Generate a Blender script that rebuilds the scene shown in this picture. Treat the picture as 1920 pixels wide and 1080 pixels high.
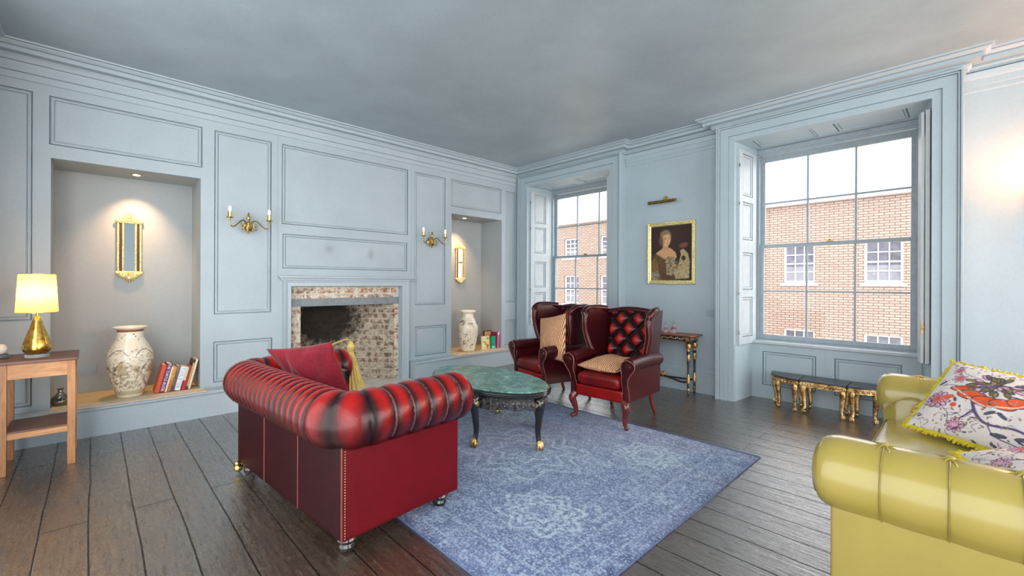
import bpy, bmesh, math, random
import numpy as np
from mathutils import Vector, Matrix, noise
random.seed(7); rng = np.random.RandomState(7)
PI = math.pi
S = bpy.context.scene
C = S.collection
for o in list(bpy.data.objects): bpy.data.objects.remove(o)

# ------------------------------------------------------------------ camera, sky, exposure
YAW, ROLL, F, CY, CAMZ = 0.8062, 0.0037, 819.74, 531.23, 1.3
d_ = Vector((-math.sin(YAW), math.cos(YAW), 0)); r_ = Vector((math.cos(YAW), math.sin(YAW), 0)); u_ = Vector((0, 0, 1))
R_ = r_*math.cos(ROLL) + u_*math.sin(ROLL); U_ = -r_*math.sin(ROLL) + u_*math.cos(ROLL)
cam_data = bpy.data.cameras.new('camera'); cam = bpy.data.objects.new('camera', cam_data); C.objects.link(cam)
cam_data.sensor_width = 36; cam_data.lens = F/1920*36
cam_data.shift_y = -(540-CY)/1920; cam_data.clip_start = 0.02; cam_data.clip_end = 200
M3 = Matrix((R_, U_, -d_)).transposed()
cam.matrix_world = Matrix.Translation((0, 0, CAMZ)) @ M3.to_4x4()
S.camera = cam

world = bpy.data.worlds.new('sky'); S.world = world; world.use_nodes = True
bg = world.node_tree.nodes['Background']; bg.inputs[0].default_value = (0.985, 0.99, 1.0, 1)
# overcast sky, brighter towards +x
wt = world.node_tree; wc = wt.nodes.new('ShaderNodeTexCoord'); ws = wt.nodes.new('ShaderNodeSeparateXYZ'); wr = wt.nodes.new('ShaderNodeMapRange')
wt.links.new(wc.outputs['Generated'], ws.inputs[0]); wt.links.new(ws.outputs[0], wr.inputs[0]); wr.interpolation_type = 'SMOOTHSTEP'
wr.inputs[1].default_value = .1; wr.inputs[2].default_value = 1.0; wr.inputs[3].default_value = 3.0; wr.inputs[4].default_value = 6.0; wt.links.new(wr.outputs[0], bg.inputs[1])
S.view_settings.view_transform = 'Standard'; S.view_settings.look = 'None'
S.view_settings.gamma = 1; S.view_settings.use_curve_mapping = False
S.view_settings.exposure = 0.1

# ------------------------------------------------------------------ materials
def srgb(*c):
    return tuple((x/255/12.92 if x/255 <= .04045 else ((x/255+.055)/1.055)**2.4) for x in c)
class NT:
    def __init__(s, name):
        s.m = bpy.data.materials.new(name); s.m.use_nodes = True; s.t = s.m.node_tree
        s.b = s.t.nodes['Principled BSDF']; s.out = s.t.nodes['Material Output']
    def n(s, typ, **kw):
        n = s.t.nodes.new(typ)
        for k, v in kw.items():
            if k.startswith('i_'):
                k = k[2:].replace('_', ' ')
                n.inputs[k].default_value = v
            else: setattr(n, k, v)
        return n
    def l(s, a, b): s.t.links.new(a, b)
    def coord(s, kind='Object', scale=(1, 1, 1), rot=(0, 0, 0)):
        c = s.n('ShaderNodeTexCoord'); m = s.n('ShaderNodeMapping')
        m.inputs['Scale'].default_value = scale; m.inputs['Rotation'].default_value = rot
        s.l(c.outputs[kind], m.inputs[0]); return m.outputs[0]
    def noise(s, scale, detail=4, vec=None, rough=.55, dist=0):
        n = s.n('ShaderNodeTexNoise'); n.inputs['Scale'].default_value = scale; n.inputs['Detail'].default_value = detail
        n.inputs['Roughness'].default_value = rough; n.inputs['Distortion'].default_value = dist
        if vec is not None: s.l(vec, n.inputs['Vector'])
        return n
    def ramp(s, fac, stops):
        r = s.n('ShaderNodeValToRGB'); e = r.color_ramp.elements
        while len(e) < len(stops): e.new(.5)
        for el, (p, c) in zip(e, stops): el.position = p; el.color = (*c, 1) if len(c) == 3 else c
        s.l(fac, r.inputs[0]); return r.outputs[0]
    def mix(s, fac, a, b, blend='MIX'):
        m = s.n('ShaderNodeMix', data_type='RGBA', blend_type=blend)
        for i, v in ((0, fac), (6, a), (7, b)):
            if isinstance(v, (float, int)): m.inputs[i].default_value = v
            elif isinstance(v, tuple): m.inputs[i].default_value = (*v, 1)
            else: s.l(v, m.inputs[i])
        return m.outputs[2]
    def math(s, op, a, b=0.0):
        m = s.n('ShaderNodeMath', operation=op)
        for i, v in ((0, a), (1, b)):
            if isinstance(v, (float, int)): m.inputs[i].default_value = v
            else: s.l(v, m.inputs[i])
        return m.outputs[0]
    def bump(s, h, strength=.3, dist=.01, normal=None):
        b = s.n('ShaderNodeBump'); b.inputs['Strength'].default_value = strength; b.inputs['Distance'].default_value = dist
        s.l(h, b.inputs['Height'])
        if normal is not None: s.l(normal, b.inputs['Normal'])
        s.l(b.outputs[0], s.b.inputs['Normal']); return b.outputs[0]
    def set(s, **kw):
        for k, v in kw.items():
            k = {'color': 'Base Color', 'rough': 'Roughness', 'metal': 'Metallic', 'spec': 'Specular IOR Level', 'coat': 'Coat Weight',
                 'coat_rough': 'Coat Roughness', 'ior': 'IOR', 'trans': 'Transmission Weight', 'sheen': 'Sheen Weight', 'alpha': 'Alpha',
                 'emit': 'Emission Color', 'emit_s': 'Emission Strength', 'coat_ior': 'Coat IOR', 'sheen_rough': 'Sheen Roughness'}[k]
            if isinstance(v, (float, int)): s.b.inputs[k].default_value = v
            elif isinstance(v, tuple): s.b.inputs[k].default_value = (*v, 1)
            else: s.l(v, s.b.inputs[k])
        return s
MAT = {}
def simple(name, color, rough=.5, metal=0., nscale=30, namt=.12, bump=.05, **kw):
    t = NT(name); v = t.coord()
    n = t.noise(nscale, 4, v)
    c2 = tuple(x*(1-namt*2) for x in color); c3 = tuple(min(1, x*(1+namt)) for x in color)
    t.set(color=t.ramp(n.outputs[0], [(.3, c2), (.7, c3)]), rough=rough, metal=metal, **kw)
    if bump: t.bump(n.outputs[0], bump, .01)
    MAT[name] = t.m; return t.m

BLUE = srgb(160, 175, 183)
def paint(name, col, amt=.07, rough=.55, nb=.08):
    t = NT(name); v = t.coord()
    n = t.noise(1.7, 5, v, .6); n2 = t.noise(55, 3, v, .6)
    a = t.ramp(n.outputs[0], [(.3, tuple(x*(1-amt) for x in col)), (.7, tuple(x*(1+amt) for x in col))])
    a = t.mix(.12, a, t.ramp(n2.outputs[0], [(.3, tuple(x*.7 for x in col)), (.7, tuple(min(1, x*1.3) for x in col))]))
    t.set(color=a, rough=rough)
    b = t.bump(n2.outputs[0], nb, .004); MAT[name] = t.m; return t
tp = paint('wall_paint', BLUE)
tp = paint('ceiling_paint', srgb(150, 165, 172), .13, .42, .3)
paint('alcove_paint', srgb(160, 168, 170), .06, .6)
paint('trim_paint', srgb(164, 179, 187), .05, .42, .05)
# overmantel soot smudges are on the wall paint of the chimney breast
tt = NT('wall_paint_smudged'); v = tt.coord()
n2 = tt.noise(55, 3, v, .6); n = tt.noise(1.7, 5, v, .6)
base = tt.ramp(n.outputs[0], [(.3, tuple(x*.93 for x in BLUE)), (.7, tuple(x*1.07 for x in BLUE))])
base = tt.mix(.12, base, tt.ramp(n2.outputs[0], [(.3, tuple(x*.7 for x in BLUE)), (.7, tuple(x*1.3 for x in BLUE))]))
tc = tt.n('ShaderNodeTexCoord')
def blob(cy, cz, ry, rz):
    m = tt.n('ShaderNodeMapping', vector_type='TEXTURE'); m.inputs['Location'].default_value = (-5.236, cy, cz); m.inputs['Scale'].default_value = (1, ry, rz)
    tt.l(tc.outputs['Object'], m.inputs[0])
    nn = tt.noise(9, 3, tc.outputs['Object'])
    g = tt.n('ShaderNodeVectorMath', operation='LENGTH'); tt.l(m.outputs[0], g.inputs[0])
    a = tt.math('ADD', g.outputs['Value'], tt.math('MULTIPLY', nn.outputs[0], 1.1))
    return tt.ramp(a, [(.5, (1, 1, 1)), (1.6, (0, 0, 0))]) if False else tt.math('MULTIPLY', tt.math('MAXIMUM', tt.math('SUBTRACT', 1.35, a), 0.0), .55)
s1 = blob(2.03, 1.70, .11, .10); s2 = blob(2.55, 1.66, .07, .13)
base = tt.mix(tt.math('MINIMUM', tt.math('ADD', s1, s2), .7), base, srgb(95, 105, 110))
tt.set(color=base, rough=.55); tt.bump(n2.outputs[0], .08, .004); MAT['wall_paint_smudged'] = tt.m

# floor boards run along X
t = NT('floor_boards'); v = t.coord()
bk = t.n('ShaderNodeTexBrick'); wq = t.n('ShaderNodeVectorMath', operation='MULTIPLY_ADD'); wn = t.noise(1.3, 2, v); t.l(wn.outputs['Color'], wq.inputs[0]); wq.inputs[1].default_value = (0, .02, 0); t.l(v, wq.inputs[2]); t.l(wq.outputs[0], bk.inputs['Vector'])
bk.offset = .37; bk.inputs['Scale'].default_value = 1; bk.inputs['Mortar Size'].default_value = .0042; bk.inputs['Mortar Smooth'].default_value = .3
bk.inputs['Brick Width'].default_value = 3.3; bk.inputs['Row Height'].default_value = .185
bk.inputs['Color1'].default_value = (.2, .2, .2, 1); bk.inputs['Color2'].default_value = (.8, .8, .8, 1); bk.inputs['Mortar'].default_value = (0, 0, 0, 1)
g = t.noise(3.2, 8, t.coord(scale=(1.2, 14, 1)), .72, .5); g2 = t.noise(2.0, 6, v, .7)
g3 = t.noise(34, 6, t.coord(scale=(.7, 1.5, 1)), .8); gs = t.noise(11, 6, t.coord(scale=(.5, 5, 1)), .75, .8)
c = t.ramp(g.outputs[0], [(.30, srgb(30, 23, 18)), (.5, srgb(56, 45, 36)), (.70, srgb(92, 78, 63))])
c = t.mix(t.math('MULTIPLY', bk.outputs['Color'], .30), c, srgb(80, 67, 55))
c = t.mix(t.ramp(g2.outputs[0], [(.45, (0, 0, 0)), (.70, (.5, .5, .5))]), c, srgb(82, 72, 60))
c = t.mix(t.ramp(g3.outputs[0], [(.56, (0, 0, 0)), (.70, (.55, .55, .55))]), c, srgb(128, 116, 100))
c = t.mix(t.ramp(g3.outputs[0], [(.34, (.6, .6, .6)), (.45, (0, 0, 0))]), c, srgb(26, 21, 17))
c = t.mix(bk.outputs['Fac'], c, srgb(20, 16, 14))
rg = t.ramp(g3.outputs[0], [(.35, (.10, .10, .10)), (.65, (.45, .45, .45))])
t.set(color=c, rough=rg, spec=.35, coat=t.math('MULTIPLY', t.ramp(gs.outputs[0], [(.36, (.35, .35, .35)), (.46, (1., 1., 1.))]), t.math('SUBTRACT', 1.0, bk.outputs['Fac'])), coat_rough=.15, coat_ior=2.6)
wv = t.noise(7, 3, t.coord(scale=(.6, 3.2, 1)), .5)
h = t.math('ADD', t.math('MULTIPLY', gs.outputs[0], 1.0), t.math('MULTIPLY', bk.outputs['Fac'], -1.4))
h = t.math('ADD', h, t.math('MULTIPLY', wv.outputs[0], 1.2))
h = t.math('ADD', h, t.math('MULTIPLY', g3.outputs[0], .45))
nb = t.bump(h, .42, .005); t.l(nb, t.b.inputs['Coat Normal']); MAT['floor_boards'] = t.m

# lime-washed old brick; bricks laid in (x+y, z)
def brickwork(name, c1, c2, mort, bw, rh, ms, wash=None, soot=None, scale=1, bstr=.6):
    t = NT(name); co = t.n('ShaderNodeTexCoord'); sp = t.n('ShaderNodeSeparateXYZ'); t.l(co.outputs['Object'], sp.inputs[0])
    cb = t.n('ShaderNodeCombineXYZ'); t.l(t.math('ADD', sp.outputs[0], sp.outputs[1]), cb.inputs[0]); t.l(sp.outputs[2], cb.inputs[1])
    wob = t.noise(6, 2, co.outputs['Object']); w = t.n('ShaderNodeVectorMath', operation='MULTIPLY_ADD')
    t.l(wob.outputs['Color'], w.inputs[0]); w.inputs[1].default_value = (.02*bstr, .02*bstr, 0); t.l(cb.outputs[0], w.inputs[2])
    bk = t.n('ShaderNodeTexBrick'); t.l(w.outputs[0], bk.inputs['Vector'])
    bk.inputs['Scale'].default_value = scale; bk.inputs['Brick Width'].default_value = bw; bk.inputs['Row Height'].default_value = rh
    bk.inputs['Mortar Size'].default_value = ms; bk.inputs['Mortar Smooth'].default_value = .2; bk.inputs['Bias'].default_value = 0
    bk.inputs['Color1'].default_value = (*c1, 1); bk.inputs['Color2'].default_value = (*c2, 1); bk.inputs['Mortar'].default_value = (*mort, 1)
    col = bk.outputs['Color']; n = t.noise(14, 6, co.outputs['Object'], .7); n2 = t.noise(60, 4, co.outputs['Object'], .7)
    if wash:
        col = t.mix(t.ramp(n.outputs[0], [(.41, (0, 0, 0)), (.55, (.95, .95, .95))]), col, wash)
        col = t.mix(t.ramp(n2.outputs[0], [(.50, (0, 0, 0)), (.62, (.8, .8, .8))]), col, tuple(x*.35 for x in wash))
    else:
        col = t.mix(t.ramp(n2.outputs[0], [(.4, (0, 0, 0)), (.8, (.4, .4, .4))]), col, mort)
    if soot:
        cy, cz, ry, rz = soot
        m = t.n('ShaderNodeMapping', vector_type='TEXTURE'); m.inputs['Location'].default_value = (-.58, cy, cz); m.inputs['Scale'].default_value = (.50, ry, rz)
        t.l(co.outputs['Object'], m.inputs[0]); ln = t.n('ShaderNodeVectorMath', operation='LENGTH'); t.l(m.outputs[0], ln.inputs[0])
        a = t.math('ADD', ln.outputs['Value'], t.math('MULTIPLY', n.outputs[0], .9))
        fac = t.ramp(a, [(.85, (1, 1, 1)), (1.0, (.0, .0, .0))]) if False else t.math('MINIMUM', t.math('MAXIMUM', t.math('MULTIPLY', t.math('SUBTRACT', 1.55, a), 2.2), 0.0), .97)
        col = t.mix(fac, col, srgb(26, 22, 18))
    t.set(color=col, rough=.9); t.bump(t.math('ADD', t.math('MULTIPLY', bk.outputs['Fac'], -1.0), n.outputs[0]), bstr, .012); MAT[name] = t.m
brickwork('limewashed_brick', srgb(160, 104, 70), srgb(116, 92, 74), srgb(196, 188, 170), .24, .078, .012, wash=srgb(222, 214, 198))
brickwork('sooty_brick', srgb(112, 70, 54), srgb(84, 70, 58), srgb(164, 154, 134), .22, .075, .012, wash=srgb(186, 176, 156), soot=(-.10, .80, .50, .40))
brickwork('street_brick', srgb(166, 142, 130), srgb(178, 156, 143), srgb(104, 88, 80), .23, .075, .012, bstr=0.)
simple('hearth_stone', srgb(220, 214, 202), .8, nscale=8, namt=.12, bump=.3)
simple('iron_lintel', srgb(120, 132, 138), .5, .1, 20, .1, .1)
simple('shelf_wood', srgb(205, 182, 132), .55, nscale=12, namt=.08)
simple('pale_wood', srgb(205, 192, 172), .6, nscale=12, namt=.08)
simple('window_white', srgb(225, 226, 224), .5, nscale=20, namt=.03)
simple('sash_paint', srgb(150, 163, 170), .4, nscale=25, namt=.06)
simple('shutter_paint', srgb(178, 187, 192), .45, nscale=12, namt=.04)
simple('brass', (.74, .52, .17), .22, 1., 20, .15, .02)
simple('antique_brass', (.36, .27, .10), .3, 1., 30, .25, .05)
t = NT('gold_leaf'); v = t.coord(); n = t.noise(42, 5, v, .7); n2 = t.noise(12, 3, v)
t.set(color=t.ramp(t.math('ADD', t.math('MULTIPLY', n.outputs[0], .6), t.math('MULTIPLY', n2.outputs[0], .4)), [(.38, (.12, .06, .02)), (.50, (.50, .31, .12)), (.64, (.92, .72, .40))]), rough=.32, metal=.85); t.bump(n.outputs[0], .6, .006); MAT['gold_leaf'] = t.m
simple('carved_ebony', (.10, .095, .10), .3, .3, 45, .6, .7)
simple('gilt_frame', (.93, .76, .36), .4, .6, 60, .2, .5)
simple('black_lacquer', (.012, .011, .012), .2, 0., 20, .2, .02, coat=.6)
simple('black_satin', (.03, .032, .036), .3, 0., 20, .2, .02)
simple('red_wood', srgb(104, 34, 22), .25, 0., 9, .25, .03, coat=.5)
simple('switch_plate', srgb(150, 165, 176), .4, nscale=30, namt=.03)
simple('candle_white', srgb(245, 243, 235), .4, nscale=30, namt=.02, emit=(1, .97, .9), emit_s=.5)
simple('silver_glass', (.35, .34, .32), .15, .9, 26, .4, .2)
simple('slate', srgb(205, 207, 212), .7, nscale=6, namt=.08)
simple('dark_pane', srgb(104, 106, 122), .2, nscale=5, namt=.25)
simple('net_curtain', srgb(136, 138, 148), .8, nscale=12, namt=.1)
simple('copper_glass', (.30, .12, .07), .15, .4, 26, .3, .1)

def wood(name, c1, c2, scale=(1, 1, 12), rough=.45, ns=3.):
    t = NT(name); v = t.coord(scale=scale); g = t.noise(ns, 8, v, .65, .8); g2 = t.noise(40, 3, t.coord(), .6)
    c = t.ramp(g.outputs[0], [(.3, c1), (.7, c2)])
    t.set(color=t.mix(.2, c, t.ramp(g2.outputs[0], [(.3, c1), (.7, c2)])), rough=rough); t.bump(g.outputs[0], .12, .004); MAT[name] = t.m
wood('oak', srgb(132, 86, 52), srgb(182, 130, 84), (14, 14, 1.5))
wood('oak_rail', srgb(150, 102, 62), srgb(196, 146, 98), (14, 2, 14))
wood('oak_top', srgb(82, 52, 42), srgb(122, 84, 68), (14, 2, 10))
wood('console_top', srgb(120, 66, 50), srgb(160, 98, 76), (3, 14, 10))

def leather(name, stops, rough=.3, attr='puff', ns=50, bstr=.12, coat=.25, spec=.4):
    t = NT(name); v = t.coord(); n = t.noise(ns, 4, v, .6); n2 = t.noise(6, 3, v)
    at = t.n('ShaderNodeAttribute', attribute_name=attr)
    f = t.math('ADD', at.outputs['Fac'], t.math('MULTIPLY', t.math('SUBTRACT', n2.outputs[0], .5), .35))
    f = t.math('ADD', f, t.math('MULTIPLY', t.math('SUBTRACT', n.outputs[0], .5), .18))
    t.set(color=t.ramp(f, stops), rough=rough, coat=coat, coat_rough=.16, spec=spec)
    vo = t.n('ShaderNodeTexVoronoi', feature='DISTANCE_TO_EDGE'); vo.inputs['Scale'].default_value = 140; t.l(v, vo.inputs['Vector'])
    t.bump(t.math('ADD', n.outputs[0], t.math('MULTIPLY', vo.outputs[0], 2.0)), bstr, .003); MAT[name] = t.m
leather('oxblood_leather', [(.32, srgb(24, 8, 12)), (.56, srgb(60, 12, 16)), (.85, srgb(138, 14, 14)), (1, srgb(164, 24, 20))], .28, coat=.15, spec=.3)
leather('panel_leather', [(.02, srgb(38, 2, 8)), (.35, srgb(70, 5, 14)), (.6, srgb(92, 7, 18)), (1, srgb(112, 12, 26))], .4, bstr=.2, coat=.0, spec=.18)
leather('dark_leather', [(.1, srgb(44, 9, 14)), (.6, srgb(66, 13, 20)), (1, srgb(90, 24, 32))], .32, bstr=.15, spec=.3)
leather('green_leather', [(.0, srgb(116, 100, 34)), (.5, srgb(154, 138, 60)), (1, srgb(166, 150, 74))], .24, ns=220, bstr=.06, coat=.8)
leather('piping_leather', [(.1, srgb(112, 52, 48)), (.9, srgb(136, 78, 70))], .3)

def fabric(name, c1, c2, ns=120, sheen=.3, scale=(1, 1, 1), bs=.3, rough=.9, sr=.4):
    t = NT(name); v = t.coord(scale=scale); n = t.noise(ns, 3, v, .6); n2 = t.noise(7, 4, t.coord(), .6)
    f = t.math('ADD', t.math('MULTIPLY', n.outputs[0], .5), t.math('MULTIPLY', n2.outputs[0], .5))
    t.set(color=t.ramp(f, [(.35, c1), (.65, c2)]), rough=rough, sheen=sheen, sheen_rough=sr); t.bump(n.outputs[0], bs, .004); MAT[name] = t.m
fabric('red_velvet', srgb(96, 3, 24), srgb(136, 6, 36), 60, .22)
t = NT('straw_weave'); v = t.coord(); w = t.n('ShaderNodeTexWave', wave_type='BANDS', bands_direction='X'); w.inputs['Scale'].default_value = 17; w.inputs['Distortion'].default_value = 2.2; w.inputs['Detail'].default_value = 3; w.inputs['Detail Scale'].default_value = 2; t.l(v, w.inputs[0])
n = t.noise(90, 4, v, .7); f = t.math('ADD', t.math('MULTIPLY', w.outputs['Fac'], .5), t.math('MULTIPLY', n.outputs[0], .5))
t.set(color=t.ramp(f, [(.28, srgb(120, 66, 42)), (.5, srgb(206, 146, 104)), (.72, srgb(232, 190, 150))]), rough=.85); t.bump(f, .8, .006); MAT['straw_weave'] = t.m
fabric('yellow_fringe', srgb(176, 160, 20), srgb(222, 206, 52), 90, .2)
fabric('gold_thread', srgb(176, 146, 62), srgb(228, 204, 120), 18, .3, (10, 10, .8), .8, .55)

def vcol(name, rough=.8, metal=0, bump=.1, ns=90, mixn=.12, **kw):
    t = NT(name); at = t.n('ShaderNodeAttribute', attribute_name='Col'); v = t.coord(); n = t.noise(ns, 4, v, .6)
    t.set(color=t.mix(mixn, at.outputs['Color'], t.mix(n.outputs[0], at.outputs['Color'], (0., 0., 0.)), 'MIX'), rough=rough, metal=metal, **kw)
    t.bump(n.outputs[0], bump, .004); MAT[name] = t.m
vcol('printed_linen', .9, bump=.25, ns=160)
vcol('oil_paint', .75, bump=.2, ns=110, mixn=.3)
vcol('glazed_ceramic', .22, bump=.05, coat=.4)
vcol('book_cover', .5, bump=.03)
# rug: faded overdyed wool, its drawing comes from a colour attribute
t = NT('rug_wool'); at = t.n('ShaderNodeAttribute', attribute_name='Col'); v = t.coord()
n = t.noise(9, 7, v, .75, .6); n2 = t.noise(75, 4, v, .7); n3 = t.noise(1.6, 3, v)
c = t.mix(t.ramp(n.outputs[0], [(.42, (0, 0, 0)), (.62, (.8, .8, .8))]), at.outputs['Color'], srgb(128, 152, 186))
c = t.mix(t.ramp(n2.outputs[0], [(.38, (.8, .8, .8)), (.50, (0, 0, 0))]), c, srgb(48, 68, 112))
c = t.mix(t.ramp(n2.outputs[0], [(.52, (0, 0, 0)), (.62, (.75, .75, .75))]), c, srgb(168, 190, 212))
c = t.mix(t.ramp(n3.outputs[0], [(.5, (0, 0, 0)), (.7, (.3, .3, .3))]), c, srgb(130, 138, 184))
t.set(color=c, rough=.95, sheen=.2); t.bump(n2.outputs[0], .5, .004); MAT['rug_wool'] = t.m
# green crackled glass table top
t = NT('green_glass'); v = t.coord(); vo = t.n('ShaderNodeTexVoronoi', feature='DISTANCE_TO_EDGE'); vo.inputs['Scale'].default_value = 28; t.l(v, vo.inputs['Vector'])
n = t.noise(14, 6, v, .8); c = t.ramp(n.outputs[0], [(.34, srgb(30, 70, 64)), (.5, srgb(74, 128, 118)), (.66, srgb(150, 196, 184))])
c = t.mix(t.ramp(vo.outputs[0], [(.0, (.5, .5, .5)), (.05, (0, 0, 0))]), c, srgb(150, 190, 178))
t.set(color=c, rough=.32, coat=.25, coat_rough=.06, spec=.3); t.bump(n.outputs[0], .25, .004); MAT['green_glass'] = t.m
# window glass
t = NT('window_glass'); tr = t.n('ShaderNodeBsdfTransparent'); gl = t.n('ShaderNodeBsdfGlossy'); gl.inputs['Roughness'].default_value = .02
mx = t.n('ShaderNodeMixShader'); mx.inputs[0].default_value = .018; t.l(tr.outputs[0], mx.inputs[1]); t.l(gl.outputs[0], mx.inputs[2]); t.l(mx.outputs[0], t.out.inputs[0]); MAT['window_glass'] = t.m
t = NT('mirror_glass'); t.set(color=(.82, .86, .86), rough=.03, metal=1.); n = t.noise(6, 2, t.coord()); t.bump(n.outputs[0], .02, .002); MAT['mirror_glass'] = t.m
# lampshade cloth lets the bulb shine through
t = NT('shade_cloth'); n = t.noise(90, 3, t.coord(scale=(1, 1, .1))); c = t.ramp(n.outputs[0], [(.3, srgb(238, 204, 140)), (.7, srgb(244, 214, 152))])
df = t.n('ShaderNodeBsdfDiffuse'); tl = t.n('ShaderNodeBsdfTranslucent'); t.l(c, df.inputs[0]); t.l(c, tl.inputs[0]); mx = t.n('ShaderNodeMixShader'); mx.inputs[0].default_value = .6
t.l(df.outputs[0], mx.inputs[1]); t.l(tl.outputs[0], mx.inputs[2]); t.l(mx.outputs[0], t.out.inputs[0]); MAT['shade_cloth'] = t.m
def glow(name, col, s):
    t = NT(name); n = t.noise(4, 2, t.coord()); t.set(color=col, emit=t.ramp(n.outputs[0], [(.3, col), (.7, tuple(min(1, x*1.1) for x in col))]), emit_s=s); MAT[name] = t.m
glow('spot_glow', (1., .86, .66), 9); glow('bulb_glow', (1., .78, .45), 14)
t = NT('mercury_gold'); v = t.coord(); n = t.noise(34, 5, v, .8); n2 = t.noise(9, 2, v)
t.set(color=t.ramp(n.outputs[0], [(.35, (.38, .17, .03)), (.5, (.72, .44, .08)), (.7, (.95, .74, .3))]), rough=.2, metal=.95); t.bump(n.outputs[0], .12, .004); MAT['mercury_gold'] = t.m
t = NT('clear_crystal'); t.set(color=(.95, .97, 1.), rough=.03, trans=.9, ior=1.5); n = t.noise(9, 2, t.coord()); t.bump(n.outputs[0], .02, .002); MAT['clear_crystal'] = t.m
t = NT('amethyst_glass'); t.set(color=(.80, .62, .66), rough=.04, trans=.85, ior=1.45); n = t.noise(9, 2, t.coord()); t.bump(n.outputs[0], .02, .002); MAT['amethyst_glass'] = t.m

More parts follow.
